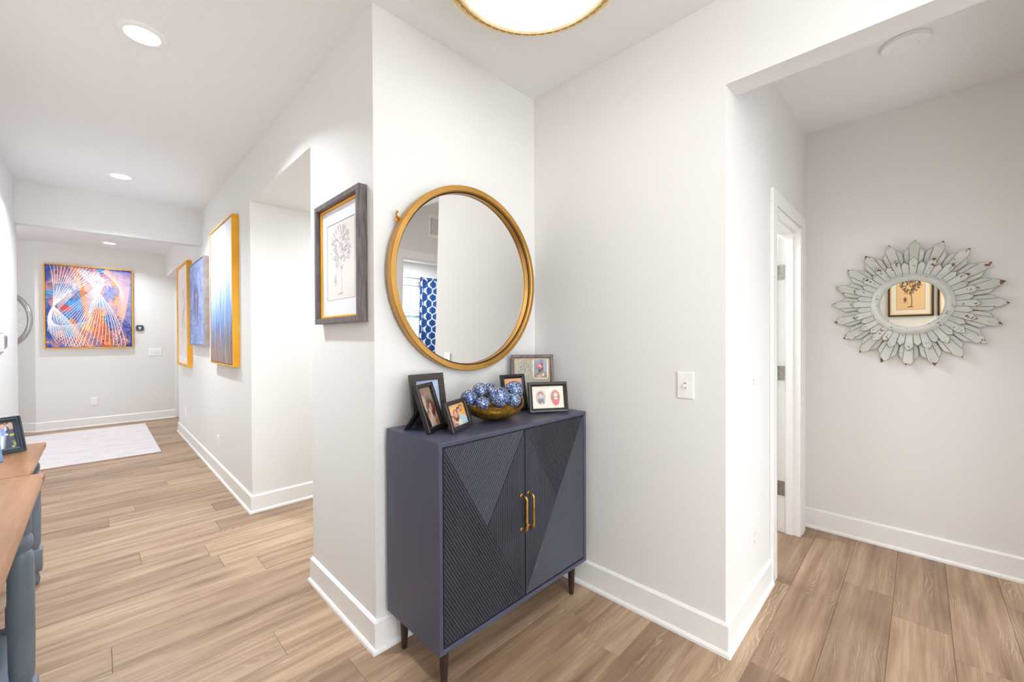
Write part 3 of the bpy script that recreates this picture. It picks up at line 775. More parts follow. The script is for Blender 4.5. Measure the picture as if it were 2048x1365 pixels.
def ribbon(bm, pts, w, z):
    RZ[0] += 1; z = .0408 + RZ[0] * .00003
    P = [Vector(((x - .5) * PWs, (.5 - y) * PHs)) for x, y in pts]; L = []
    for i, p in enumerate(P):
        d = (P[min(i + 1, len(P) - 1)] - P[max(i - 1, 0)]).normalized(); n = Vector((-d.y, d.x)) * w / 2
        L.append((bm.verts.new((p.x + n.x, p.y + n.y, z)), bm.verts.new((p.x - n.x, p.y - n.y, z))))
    for a, b in zip(L, L[1:]): bm.faces.new((a[0], a[1], b[1], b[0]))
def bez(P, n=16):
    out = []
    for k in range(n + 1):
        Q = [Vector(p) for p in P]; t = k / n
        while len(Q) > 1: Q = [a.lerp(b, t) for a, b in zip(Q, Q[1:])]
        out.append((min(max(Q[0].x, .0), 1), min(max(Q[0].y, .0), 1)))
    return out
bm = bmesh.new()
P1, P2 = (.085, .50), (.60, .31)
for i in range(15):                         # fan through the left node
    t = i / 14
    top = (.05 + .58 * t, .005) if t < .75 else (.48 + .7 * (t - .75), .01 + .35 * (t - .75))
    jit = ((i * 7) % 5 - 2) * .003
    ribbon(bm, bez([top, (.10 + .22 * t, .22), (P1[0] + jit, P1[1])]), .0056, .0412)
    bot = (.02 + .46 * t, .80 + .195 * min(1, t * 2.2))
    ribbon(bm, bez([(P1[0] + jit, P1[1]), (.03 + .30 * t, .66 + .08 * t), bot]), .0056, .0412)
    ribbon(bm, bez([(P1[0] + jit, P1[1]), (-.02 + .05 * t, .62 + .1 * t), (.01 + .03 * t, .80), (.12 + .36 * t, .95 - .28 * t)]), .0046, .0414)
for i in range(15):                         # fan through the upper node
    t = i / 14; jit = ((i * 3) % 5 - 2) * .003
    bot = (.20 + .72 * t, .99 - .02 * math.sin(3 * t))
    ribbon(bm, bez([(P2[0] + jit, P2[1]), (.44 + .42 * t, .56 + .04 * t), bot]), .0056, .0416)
    top = (.33 + .33 * t, .02 + .10 * t * t)
    ribbon(bm, bez([(P2[0] + jit, P2[1]), (.50 + .18 * t, .20), top]), .0056, .0416)
    if i > 4: ribbon(bm, bez([(P2[0] + jit, P2[1]), (.68, .20 - .1 * t), (.66, .04 + .05 * t), (.42 + .2 * t, .04 + .16 * t)]), .0046, .0418)
for i in range(13):                         # diagonals linking both nodes
    t = i / 12
    ribbon(bm, bez([(.10 + .30 * t, .62 + .36 * t), (.26 + .24 * t, .52 + .14 * t), (.60 - .02 * t, .20 + .12 * t)]), .0046, .0419)
    if i % 2 == 0: ribbon(bm, bez([(.10 + .03 * t, .44 + .1 * t), (.30 + .04 * t, .30), (.36 + .24 * t, .03 + .02 * t)]), .0046, .0419)
strings = finish('white_string_lines', bm, M['mat_white'], ps); strings['kind'] = 'stuff'; strings['label'] = 'raised white string curves'

# ------------------------------------------------------------------ sunburst mirror on the right wall
sun = empty('sunburst_mirror', 'round mirror in a distressed grey sunburst of wooden petals with rusty tips', 'mirror', mtx=on_plus_x_wall(xe - .002, .045, 1.537))
def wear(me, fn):
    at = me.attributes.new('wear', 'FLOAT', 'POINT')
    at.data.foreach_set('value', [fn(v.co) for v in me.vertices])
def board(name, pts, zb, thick, parent, tipr, lift=0, bev=.0016):
    """flat board from an outline in the (tangent, radius) frame; the outer end lifts off the wall"""
    bm = bmesh.new(); c = Vector((sum(p[0] for p in pts) / len(pts), sum(p[1] for p in pts) / len(pts)))
    n = len(pts)
    def zz(r, z): return z + lift * max(0, (r - .17)) / .2
    A = [bm.verts.new((x, r, zz(r, zb))) for x, r in pts]
    B = [bm.verts.new((x, r, zz(r, zb + thick - bev))) for x, r in pts]
    C = []
    for x, r in pts:
        d = (c - Vector((x, r))).normalized() * bev * 1.2
        C.append(bm.verts.new((x + d.x, r + d.y, zz(r, zb + thick))))
    for k in range(n):
        j = (k + 1) % n
        bm.faces.new((A[k], A[j], B[j], B[k])).material_index = 1
        bm.faces.new((B[k], B[j], C[j], C[k])).material_index = 1
    bm.faces.new(A[::-1]); bm.faces.new(C)
    bmesh.ops.recalc_face_normals(bm, faces=bm.faces)
    me = bpy.data.meshes.new(name); bm.to_mesh(me); bm.free()
    wear(me, lambda co: max(0, 1 - (tipr - co.y) / .035))
    return link(name, me, [M['distressed'], M['distressed_edge']], parent)
NP = 20
oc = board('petal', [(-.010, .15), (.010, .15), (.0215, .300), (.0235, .352), (.003, .388), (-.0235, .355), (-.0215, .300)], .010, .010, None, .39, .010)
ol = board('slat', [(-.012, .15), (-.0108, .15), (-.0222, .300), (-.0245, .345), (-.043, .322), (-.0425, .285), (-.022, .19)], .004, .009, None, .40, .012)
orr = board('slat', [(.0108, .15), (.012, .15), (.022, .19), (.0425, .285), (.043, .318), (.0245, .342), (.0222, .300)], .004, .009, None, .40, .012)
for k in range(NP):
    a = -2 * PI * (k + .12) / NP
    if k == 0: pt, sl, sr = oc, ol, orr
    else:
        pt, sl, sr = oc.copy(), ol.copy(), orr.copy()
        for o in (pt, sl, sr): COL.objects.link(o)
    pt.parent = sun; pt.rotation_euler = (0, 0, a); sl.parent = pt; sr.parent = pt
il = board('petal', [(-.0118, .15), (.0118, .15), (.0200, .262), (.003, .288), (-.0200, .264)], .020, .008, None, .30, .014)
ish = board('petal', [(-.0118, .15), (.0118, .15), (.0176, .240), (.0, .258), (-.0176, .240)], .019, .007, None, .29, .012)
for k in range(40):
    a = -2 * PI * (k + .24) / 40
    src = il if k % 2 == 0 else ish
    o = src if k < 2 else src.copy()
    if k >= 2: COL.objects.link(o)
    o.parent = sun; o.rotation_euler = (0, 0, a)
bm = bmesh.new(); lathe(bm, [(0, .0), (.170, .0), (.170, .030), (.0, .030)], 48); finish('backboard', bm, M['distressed_edge'], sun)
bm = bmesh.new(); lathe(bm, [(.150, .0302), (.178, .0302), (.183, .034), (.184, .039), (.180, .044), (.176, .0455), (.174, .0485), (.166, .0525), (.155, .0535), (.150, .0515), (.1475, .047), (.144, .0475), (.141, .044), (.141, .0302)], 96)
bmesh.ops.recalc_face_normals(bm, faces=bm.faces); me = bpy.data.meshes.new('ring'); bm.to_mesh(me); bm.free()
wear(me, lambda co: .12); autosmooth(link('ring', me, M['distressed'], sun), 40)
bm = bmesh.new(); lathe(bm, [(.0, .036), (.1415, .036), (.1415, .032), (0, .032)], 64); finish('mirror_glass', bm, M['old_mirror'], sun)

# ------------------------------------------------------------------ wall plates
def plate_part(bm, w, h, d=.006):
    rect_rings(bm, w, h, [(0, 0), (0, .002), (.004, d), (.008, d)], cap0=True, cap1=True)
def switch_plate(label, mtx, gangs=1, up=True):
    w = .076 + .046 * (gangs - 1)
    o = empty('light_switch', label, 'light switch', mtx=mtx)
    bm = bmesh.new(); plate_part(bm, w, .120); finish('plate', bm, M['plate'], o)
    for g in range(gangs):
        x = (g - (gangs - 1) / 2) * .046
        bm = bmesh.new(); box(bm, x - .0055, x + .0055, -.0125, .0125, .0058, .0066); finish('slot', bm, M['grey_slot'], o)
        bm = bmesh.new(); s = 1 if up else -1
        a = [bm.verts.new(p) for p in ((x - .0045, -.006, .006), (x + .0045, -.006, .006), (x + .0045, .006, .006), (x - .0045, .006, .006), (x - .0035, s * .006 - .003, .020), (x + .0035, s * .006 - .003, .020), (x + .0035, s * .006 + .004, .018), (x - .0035, s * .006 + .004, .018))]
        for f in ((0, 1, 5, 4), (1, 2, 6, 5), (2, 3, 7, 6), (3, 0, 4, 7), (4, 5, 6, 7)): bm.faces.new([a[i] for i in f])
        finish('toggle', bm, M['plate'], o)
        for y in (-.030, .030):
            bm = bmesh.new(); lathe(bm, [(.0032, .0058), (.0030, .0070), (0, .0074)], 10, center=(x, y, 0)); finish('screw', bm, M['plate'], o)
    return o
def outlet(label, mtx):
    o = empty('power_outlet', label, 'outlet', mtx=mtx)
    bm = bmesh.new(); plate_part(bm, .076, .120); finish('plate', bm, M['plate'], o)
    for y in (-.0195, .0195):
        bm = bmesh.new(); pts = [(.0165 * math.cos(a) , max(-.0135, min(.0135, .0165 * math.sin(a))) + y) for a in [2 * PI * k / 24 for k in range(24)]]
        poly_prism(bm, pts, .0055, .0078); f = finish('receptacle', bm, M['plate'], o)
        bm = bmesh.new()
        for x, hh_ in ((-.0062, .008), (.0062, .0065)): box(bm, x - .001, x + .001, y + .001, y + .001 + hh_, .0070, .0081)
        lathe(bm, [(.0022, .0070), (.0022, .0081), (0, .0081)], 8, center=(0, y - .007, 0))
        finish('slots', bm, M['grey_slot'], f)
    bm = bmesh.new(); lathe(bm, [(.003, .0058), (0, .0072)], 10); finish('screw', bm, M['plate'], o)
    return o
switch_plate('single white light switch on the wall right of the ribbed cabinet', on_plus_x_wall(xc - .0005, .749, 1.124), up=False)
switch_plate('single white light switch on the bright narrow wall beside the door', on_plus_y_wall(2.238, yd - .0005, 1.121), up=False)
switch_plate('white three-toggle switch plate below the thermostat on the far wall', on_plus_y_wall(.684, yf - .0005, 1.127), 3, up=False)
switch_plate('white light switch on the hall wall under the blue painting', on_plus_x_wall(xa - .0005, 6.21, 1.137))
outlet('white power outlet low on the narrow wall beside the door', on_plus_y_wall(2.238, yd - .0005, .362))
outlet('white power outlet under the string painting on the far wall', on_plus_y_wall(-.042, yf - .0005, .385))
outlet('white power outlet low on the hall wall under the streaked painting', on_plus_x_wall(xa - .0005, 4.885, .338))
outlet('white power outlet low on the hall wall at its far end', on_plus_x_wall(xa - .0005, 6.995, .357))

# thermostat
th = empty('thermostat', 'rounded black thermostat showing 70 on the far wall beside the string painting', 'thermostat', mtx=on_plus_y_wall(.494, yf - .0005, 1.525))
def superellipse(a, b, n, k=40):
    out = []
    for i in range(k):
        t = 2 * PI * i / k; c, s = math.cos(t), math.sin(t)
        out.append((a * math.copysign(abs(c) ** (2 / n), c), b * math.copysign(abs(s) ** (2 / n), s)))
    return out
bm = bmesh.new(); rs = []
for f, z in ((.92, 0), (1, .004), (1, .018), (.95, .022)): rs.append([bm.verts.new((x * f, y * f, z)) for x, y in superellipse(.048, .048, 3.4)])
for A, B in zip(rs, rs[1:]):
    for k in range(40): bm.faces.new((A[k], A[(k + 1) % 40], B[(k + 1) % 40], B[k]))
bm.faces.new(rs[0][::-1]); bm.faces.new(rs[-1])
autosmooth(finish('body', bm, M['black_glass'], th))
def text(body, size, parent, m, loc, name='lettering'):
    c = bpy.data.curves.new(name, 'FONT'); c.body = body; c.size = size; c.align_x = 'CENTER'; c.align_y = 'CENTER'; c.extrude = .0003
    o = bpy.data.objects.new(name, c); COL.objects.link(o)
    bpy.context.view_layer.update()
    me = bpy.data.meshes.new_from_object(o.evaluated_get(bpy.context.evaluated_depsgraph_get()))
    bpy.data.objects.remove(o); me.name = name
    return link(name, me, m, parent, loc)
text('70', .036, th, M['digits'], (0, .003, .0224), 'display_digits')
bm = bmesh.new(); box(bm, -.010, .010, -.020, -.015, .0221, .0226); finish('display_bar', bm, M['digits'], th)
bm = bmesh.new(); lathe(bm, [(.0026, .0221), (.0026, .0226), (0, .0226)], 10, center=(0, .024, 0)); finish('display_dot', bm, M['grey_slot'], th)

# control panel and small plate on the left wall
cp = empty('control_panel', 'white wall control box with a thin dark rim, at the left picture edge', 'control panel', mtx=on_minus_x_wall(xg + .0005, 4.815, 1.318))
bm = bmesh.new(); rect_rings(bm, .27, .138, [(0, 0), (0, .008), (.004, .011), (.02, .012)], cap0=True, cap1=True); finish('housing', bm, M['plate'], cp)
bm = bmesh.new(); rect_rings(bm, .286, .150, [(0, .0), (0, .007), (.002, .009), (.008, .009), (.008, .0)], closed=True); finish('rim', bm, M['grey_slot'], cp)['label'] = 'thin dark rim'
sp = empty('wall_plate', 'small brushed metal wall plate just right of the white control box', 'wall plate', mtx=on_minus_x_wall(xg + .0005, 5.135, 1.327))
bm = bmesh.new(); rect_rings(bm, .105, .092, [(0, 0), (0, .004), (.003, .006), (.012, .006)], cap0=True, cap1=True); finish('plate', bm, M['steel'], sp)
bm = bmesh.new(); box(bm, -.02, .02, -.022, .022, .0059, .008, .001); finish('push_button', bm, M['silver_frame'], sp)

# carved medallion on the angled wall
s2 = math.sqrt(.5)
med = empty('carved_medallion', 'round white carved medallion with a silver rim on the angled far left wall', 'wall decoration',
            mtx=frame_mtx((-.932 - .001, 9.362 + .022 - .001, 1.632), (s2, -s2, 0), Zv))
bm = bmesh.new(); lathe(bm, [(.335, .0), (.395, 0), (.398, .006), (.392, .024), (.376, .034), (.356, .030), (.345, .022), (.335, .020), (.335, 0)], 72); autosmooth(finish('rim', bm, M['silver_rim'], med), 50)
bm = bmesh.new(); lathe(bm, [(.300, .0), (.336, 0), (.336, .018), (.326, .022), (.312, .022), (.300, .016), (.300, .0)], 72); autosmooth(finish('inner_ring', bm, M['carved'], med), 50)
bm = bmesh.new(); lathe(bm, [(0, .001), (.305, .001), (.305, .005), (0, .005)], 48); finish('backboard', bm, M['carved'], med)
bm = bmesh.new(); r = random.Random(8)
for ring, (rad, n, L) in enumerate(((.055, 8, .055), (.115, 12, .065), (.175, 18, .065), (.235, 26, .062), (.282, 30, .05))):
    for k in range(n):
        a = 2 * PI * (k + .5 * (ring % 2)) / n; tw = a + (.75 if k % 2 else -.55)
        cx, cy = rad * math.cos(a), rad * math.sin(a); w = L * .30
        pts = []
        for t, ww in ((-.5, .0), (-.2, .8), (.1, 1), (.35, .6), (.5, 0)):
            pts.append((t * L, ww * w))
        up = [bm.verts.new((cx + x * math.cos(tw) - y * math.sin(tw), cy + x * math.sin(tw) + y * math.cos(tw), .006)) for x, y in pts]
        dn = [bm.verts.new((cx + x * math.cos(tw) + y * math.sin(tw), cy + x * math.sin(tw) - y * math.cos(tw), .006)) for x, y in pts[1:-1]]
        mid = [bm.verts.new((cx + x * math.cos(tw), cy + x * math.sin(tw), .017)) for x, y in pts[1:-1]]
        dd = [up[0]] + dn + [up[-1]]; mm = [up[0]] + mid + [up[-1]]
        for i in range(4):
            for S in (up, dd):
                q = [S[i], S[i + 1], mm[i + 1], mm[i]]; q = list(dict.fromkeys(q))
                if len(q) > 2: bm.faces.new(q)
leaves = finish('carved_leaves', bm, M['carved'], med); leaves['kind'] = 'stuff'

# ------------------------------------------------------------------ ceiling lights
for k, (x, y) in enumerate(DOWNLIGHTS):
    t = empty('recessed_light', ('lit round recessed ceiling light nearest in the hall, large at upper left', 'lit round recessed ceiling light in the hall just before the dropped beam', 'lit round recessed ceiling light beyond the dropped beam, by the far wall')[k],
              'ceiling light', (x, y, H), group='recessed hall ceiling lights')
    bm = bmesh.new(); lathe(bm, [(.062, -.004), (.066, -.010), (.078, -.011), (.090, -.006), (.092, 0), (.062, 0)], 40); autosmooth(finish('trim_ring', bm, M['trim'], t), 50)
    bm = bmesh.new(); lathe(bm, [(0, -.007), (.064, -.005), (.064, -.001), (0, -.001)], 40); finish('diffuser', bm, M['lamp_glow'], t)
dk = empty('ceiling_disc', 'unlit flat white ceiling disc with an inner ring in the right side hall', 'ceiling fixture', (2.765, .058, H))
bm = bmesh.new(); lathe(bm, [(0, 0), (.088, 0), (.091, -.006), (.088, -.020), (.080, -.024), (.052, -.025), (.050, -.0225), (.047, -.0225), (.045, -.026), (0, -.027)], 48); autosmooth(finish('cover', bm, M['trim'], dk), 35)
bm = bmesh.new(); lathe(bm, [(0, -.0), (.070, 0), (.070, -.004), (0, -.004)], 32); finish('base', bm, M['grey_slot'], dk)

FL = (1.11, .985)
fl = empty('flush_mount_light', 'large lit flush ceiling light with a pale gold patterned band, above the cabinet', 'ceiling light', (FL[0], FL[1], H))
bm = bmesh.new(); lathe(bm, [(.30, 0), (.352, -.060), (.360, -.072), (.362, -.082), (.352, -.088), (.342, -.086), (.300, -.118), (.292, -.122), (.286, -.116), (.286, -.08), (.28, 0)], 96)
autosmooth(finish('band', bm, M['gilt'], fl), 35)
bm = bmesh.new(); lathe(bm, [(.289, -.112), (.26, -.135), (.21, -.156), (.14, -.172), (.07, -.180), (0, -.182)], 64); finish('glass_bowl', bm, M['bowl_glow'], fl, smooth=True)
bm = bmesh.new()
for k in range(5):
    a = 2 * PI * k / 5
    rg = lathe(bm, [(0, .0), (.0052, .0008), (.0045, .003), (0, .0042)], 6, center=(.0062 * math.cos(a), .0062 * math.sin(a), 0))
lathe(bm, [(.004, .001), (.003, .004), (0, .005)], 6)
for v in bm.verts: v.co *= 1.35
om = finish('ornament', bm, M['brass'], fl, smooth=True)
NO = 60
for k in range(NO):
    o = om if k == 0 else om.copy()
    if k: COL.objects.link(o); o.parent = fl
    a = 2 * PI * k / NO; rr = .321; e = Vector((math.cos(a), math.sin(a), 0)); n = (e * .60 + Vector((0, 0, -.80))).normalized(); tx = Vector((-math.sin(a), math.cos(a), 0))
    m = Matrix((tx, n.cross(tx), n)).transposed().to_4x4(); m.translation = e * rr + Vector((0, 0, -.1015))
    o.matrix_local = m

# ------------------------------------------------------------------ photo frames that stand on furniture
def stand_frame(label, x, y, yaw, w, h, tilt, prof, fm, cv, inner, base_z, strut=True, extra=None, pm='print', strut_w=.045, depth=None):
    """x, y: lower left front corner; yaw: heading of the lower edge; the frame leans back by tilt"""
    e = Vector((math.cos(yaw), math.sin(yaw), 0)); bk = Vector((-e.y, e.x, 0)); up = Vector((0, 0, math.cos(tilt))) + bk * math.sin(tilt)
    dp = max(p[1] for p in prof)
    org = Vector((x, y, base_z + .0016 + dp * math.sin(tilt))) + e * w / 2 + bk * 0
    o = empty('photo_frame', label, 'photo frame', mtx=frame_mtx(org, e, up))
    off = Vector((0, h / 2, -dp))
    bm = bmesh.new(); rect_rings(bm, w, h, prof, closed=True); f = finish('frame', bm, fm, o); f.location = off
    bm = bmesh.new(); box(bm, -w / 2 + .004, w / 2 - .004, -h / 2 + .004, h / 2 - .004, .0005, .0035); b = finish('backing', bm, M['velvet'], o); b.location = off
    p = print_sheet('photograph', cv, w - 2 * inner, h - 2 * inner, M[pm], o, z=.0055); p.location = off
    bm = bmesh.new(); a, c = w / 2 - inner, h / 2 - inner
    bm.faces.new([bm.verts.new(q) for q in ((-a, -c, .0068), (a, -c, .0068), (a, c, .0068), (-a, c, .0068))]); g = finish('glass', bm, M['glass'], o, normals=False); g.location = off
    if strut:
        # a hinged back leg down to the table top
        hy = h * .62; s = math.sin(tilt); c_ = math.cos(tilt)
        top = Vector((0, hy, -dp - .001)); reach = .42 * h
        # table plane in local axes: the point whose world z equals base_z
        def local(wx, wz): # back distance, height -> local y, z
            return Vector((0, wz * c_ + wx * s, wz * s - wx * c_))
        oz = .0016 + dp * s
        foot = local(hy * s + dp * c_ + reach, -oz + .001)
        dirv = (foot - top); n = Vector((1, 0, 0)).cross(dirv.normalized()) * .003
        bm = bmesh.new(); A = []
        for q, wd in ((top, strut_w * .8), (top + dirv * .5, strut_w), (foot, strut_w)):
            A.append([bm.verts.new(q + Vector((sx * wd / 2, 0, 0)) + n * sn) for sx, sn in ((-1, 1), (1, 1), (1, -1), (-1, -1))])
        for P, Q in zip(A, A[1:]):
            for k in range(4): bm.faces.new((P[k], P[(k + 1) % 4], Q[(k + 1) % 4], Q[k]))
        bm.faces.new(A[0]); bm.faces.new(A[-1])
        finish('easel_back', bm, M['velvet'], o)
    if extra: extra(o, off)
    return o
def flat_prof(fw, d, lip=.002): return [(0, 0), (0, d - .002), (.002, d), (fw - .002, d), (fw, d - .002), (fw, .004), (fw - .002, 0)]
def stepped_prof(fw, d): return [(0, 0), (0, d * .6), (.003, d * .75), (fw * .35, d), (fw * .55, d), (fw * .62, d * .75), (fw * .9, d * .62), (fw, d * .5), (fw, .004), (fw - .002, 0)]
SKIN, SKIN2 = (224, 168, 138), (206, 146, 116)
def head(cv, x, y, r, hair, skin=SKIN, long=False):
    cv.ellipse(x, y - r * .25, r * .86 / cv.asp * cv.asp, r * 1.15, hair, 0, .25)
    if long: cv.ellipse(x, y + r * .7, r * 1.0, r * 1.5, hair, 0, .3)
    cv.ellipse(x, y + r * .12, r * .66, r * .95, skin, 0, .25)
    cv.ellipse(x, y + r * .5, r * .26, r * .09, (190, 96, 90), 0, .6)
    for s in (-1, 1): cv.ellipse(x + s * r * .26, y + r * .0, r * .10, r * .08, (70, 50, 44), 0, .6)
ZT = CZ1
# pale blue portrait at the back
cv = Canvas(90, 120); cv.grad((176, 196, 226), (196, 206, 222)); cv.ellipse(.5, 1.05, .7, .32, (120, 128, 122), 0, .3)
head(cv, .70, .42, .17, (90, 56, 48), (228, 176, 160), True); cv.ellipse(.68, .88, .28, .24, (140, 140, 138), 0, .3)
stand_frame('tall dark brown photo frame with a pale blue portrait, behind the two left frames', .962, 1.545, .03, .182, .224, .18, flat_prof(.030, .014), [M['brown_wood']], cv, .029, ZT)
# couple with a child
cv = Canvas(90, 120); cv.grad((150, 132, 108), (120, 96, 76)); cv.put(cv.noise(6, 6, 71) * .4, (176, 148, 120)); cv.ellipse(.30, .14, .25, .14, (150, 96, 92), 0, .6, .7); cv.ellipse(.62, .40, .2, .22, (84, 92, 74), 0, .5)
cv.ellipse(.14, .75, .36, .42, (70, 72, 62), .2, .2); cv.line((.28, .50), (.44, .72), .05, (236, 230, 224)); head(cv, .30, .37, .155, (170, 160, 150))
cv.ellipse(.66, .86, .36, .40, (238, 214, 196), 0, .2); cv.ellipse(.78, .56, .18, .26, (120, 56, 44), 0, .3); head(cv, .66, .50, .13, (120, 64, 44), SKIN)
cv.ellipse(.40, .92, .22, .26, (232, 200, 186), 0, .2); cv.ellipse(.20, .95, .18, .3, (30, 26, 28), 0, .3); head(cv, .42, .70, .11, (130, 66, 48)); cv.ellipse(.84, .9, .14, .12, (220, 140, 60), .4, .4)
stand_frame('upright black photo frame of a couple with a child, at the cabinet left edge', .9296, 1.3823, .5295, .152, .199, .32, flat_prof(.017, .020), [M['black_wood']], cv, .016, ZT, strut_w=.06)
# three people
cv = Canvas(110, 84); cv.grad((238, 176, 104), (236, 190, 130)); cv.put(cv.noise(5, 4, 75) * .5, (246, 206, 150)); cv.ellipse(.9, .35, .3, .4, (240, 168, 70), 0, .6)
cv.ellipse(.16, .92, .14, .34, (206, 110, 90), 0, .3); head(cv, .17, .62, .12, (120, 70, 56))
cv.ellipse(.72, .90, .30, .42, (176, 206, 220), 0, .2); cv.ellipse(.44, .98, .26, .40, (232, 218, 200), 0, .2); cv.ellipse(.30, 1.0, .16, .2, (128, 124, 128), 0, .3)
head(cv, .40, .46, .17, (112, 60, 40), SKIN, True); cv.ellipse(.40, .38, .085, .12, SKIN, 0, .3); head(cv, .60, .34, .14, (60, 42, 36)); head(cv, .76, .26, .14, (150, 100, 60)); cv.ellipse(.76, .36, .05, .07, (150, 92, 60), 0, .5)
stand_frame('small black photo frame of three people on orange, in front of the gold bowl', .9968, 1.3168, .4264, .178, .126, .32, flat_prof(.018, .017), [M['black_wood']], cv, .017, ZT)
# sunset behind the bowl
cv = Canvas(80, 100); cv.grad((250, 176, 120), (236, 190, 176)); cv.ellipse(.3, .24, .5, .07, (206, 110, 90), .1, .8); cv.put((cv.noise(4, 14, 80) > .6) * .5, (250, 216, 180)); cv.ellipse(.6, .85, .5, .2, (246, 224, 206), 0, .6)
def fillet4(o, off):
    bm = bmesh.new(); rect_rings(bm, .1523 - .042, .198 - .042, [(0, .004), (0, .0085), (.005, .0085), (.005, .004)], closed=True); f = finish('inner_fillet', bm, M['silver'], o); f.location = off
stand_frame('glossy black photo frame with a pink sunset picture behind the mosaic balls', 1.4665, 1.508, -.2273, .150, .1916, .21, stepped_prof(.022, .018), [M['black_wood']], cv, .021, ZT, extra=fillet4)
# shadow box in the corner
cv = Canvas(80, 100, (172, 168, 148)); cv.put(cv.noise(14, 12, 84) * .4, (190, 184, 160))
def box_contents(o, off):
    bm = bmesh.new(); rect_rings(bm, .236 - .034, .29 - .034, [(0, .004), (0, .010), (.008, .008), (.008, .004)], closed=True); f = finish('inner_fillet', bm, M['tan_mat'], o); f.location = off
    f['label'] = 'tan inner fillet'
    bm = bmesh.new(); r = random.Random(4)
    for k in range(60):
        a = r.uniform(0, 2 * PI); q = math.sqrt(r.random()) * .036
        rg = lathe(bm, [(0, .0), (.0032, .001), (.0022, .0035), (0, .0045)], 6, center=(-.042 + q * math.cos(a), .078 + q * math.sin(a), .0062))
    pts = [(-.042 + .043 * math.cos(t) * (1 + .12 * math.cos(4 * t)), .078 + .043 * math.sin(t) * (1 + .12 * math.cos(4 * t)), .0075) for t in [2 * PI * k / 40 for k in range(41)]]
    tube(bm, pts, .0011, 5)
    f = finish('silver_brooch', bm, M['silver'], o, smooth=True); f.location = off
    c2 = Canvas(70, 92, (128, 134, 142)); c2.put(c2.noise(6, 6, 87) * .6, (176, 182, 190)); c2.rect(.74, 0, .95, .7, (170, 186, 200), .6); c2.put((c2.v > .80) * .8, (150, 128, 100))
    for x, y, r_, cc in ((.40, .42, .12, (214, 70, 84)), (.58, .30, .12, (206, 50, 66)), (.48, .36, .10, (236, 190, 180)), (.30, .36, .09, (232, 120, 130)), (.44, .62, .13, (78, 86, 64)), (.62, .52, .09, (70, 76, 70)), (.66, .66, .07, (190, 60, 80)), (.34, .82, .12, (110, 90, 70)), (.70, .84, .12, (226, 206, 190)), (.40, .94, .2, (206, 176, 140))):
        c2.ellipse(x, y, r_ * 1.2, r_, cc, 0, .5)
    w, h = .078, .108
    bm = bmesh.new(); poly_prism(bm, [(.046 + x, .068 + y) for x, y in superellipse(w / 2 + .004, h / 2 + .004, 7, 36)], .006, .0078); f = finish('card_border', bm, M['cream_mat'], o); f.location = off
    f = print_sheet('flower_card', c2, w - .006, h - .006, M['print'], o, z=.0082, cx=.046, cy=.068); f.location = off
stand_frame('grey brown shadow box with a silver brooch and flower card, leaning in the corner', 1.585, 1.578, -.70, .236, .29, .13, [(0, 0), (0, .016), (.003, .018), (.015, .018), (.018, .014), (.018, 0)], [M['pewter_wood']], cv, .018, ZT, extra=box_contents)
# two oval portraits
cv = Canvas(130, 96, (222, 208, 188))
cv.ellipse(.27, .50, .165, .335, (206, 150, 134), 0, .1); cv.ellipse(.27, .50, .150, .31, (168, 150, 152), 0, .12)
cv.ellipse(.27, .66, .11, .15, (58, 82, 104), 0, .2); cv.ellipse(.30, .74, .10, .07, (72, 54, 56), 0, .3); cv.line((.27, .50), (.265, .56), .022, (240, 236, 232)); head(cv, .265, .39, .095, (56, 38, 34)); cv.ellipse(.30, .76, .04, .05, (226, 170, 160), 0, .4)
cv.ellipse(.73, .50, .165, .335, (232, 150, 120), 0, .1); cv.ellipse(.73, .50, .150, .31, (160, 76, 58), 0, .12); cv.ellipse(.66, .42, .06, .2, (140, 96, 76), 0, .5)
cv.ellipse(.74, .70, .12, .20, (196, 36, 34), .1, .2); cv.ellipse(.75, .57, .075, .05, (244, 222, 206), .25, .3); head(cv, .745, .40, .095, (214, 120, 80), (244, 206, 180))
stand_frame('black photo frame with two small oval portraits, right front on the cabinet', 1.5267, 1.3936, -.5579, .2118, .1563, .21, [(0, 0), (0, .010), (.004, .016), (.012, .017), (.022, .011), (.022, .004), (.020, 0)], [M['black_wood']], cv, .021, ZT)

# ------------------------------------------------------------------ gold bowl with mosaic balls
bowl = empty('gold_bowl', 'long boat-shaped hammered gold bowl holding blue mosaic balls on the cabinet', 'bowl', (1.326, 1.428, ZT + .001))
bm = bmesh.new(); seg = 64
def bowl_pt(t, a, k):
    """t: 0 centre .. 1 rim, k: 0 outside, 1 inside"""
    th_ = .006 * k
    f = math.sin(t * PI / 2) ** .85
    ca, sa = math.cos(a), math.sin(a)
    rx, ry = (.167 - th_), (.098 - th_)
    rim = .052 + .034 * abs(ca) ** 3
    wob = 1 + .012 * math.sin(5 * a + 1)
    z = rim * (1 - math.cos(t * PI / 2) ** 1.0) ** .9 + th_ * (1 - t)
    return Vector((rx * f * ca * wob, ry * f * sa * wob, z))
rings = []
for t in (.12, .25, .4, .55, .7, .82, .92, 1.0): rings.append([bm.verts.new(bowl_pt(t, 2 * PI * k / seg, 0)) for k in range(seg)])
for t in (1.0, .9, .78, .62, .45, .28, .12): rings.append([bm.verts.new(bowl_pt(t, 2 * PI * k / seg, 1)) for k in range(seg)])
for A, B in zip(rings, rings[1:]):
    for k in range(seg): bm.faces.new((A[k], A[(k + 1) % seg], B[(k + 1) % seg], B[k]))
bm.faces.new(rings[0]); bm.faces.new(rings[-1])
autosmooth(finish('shell', bm, M['hammered'], bowl), 60)
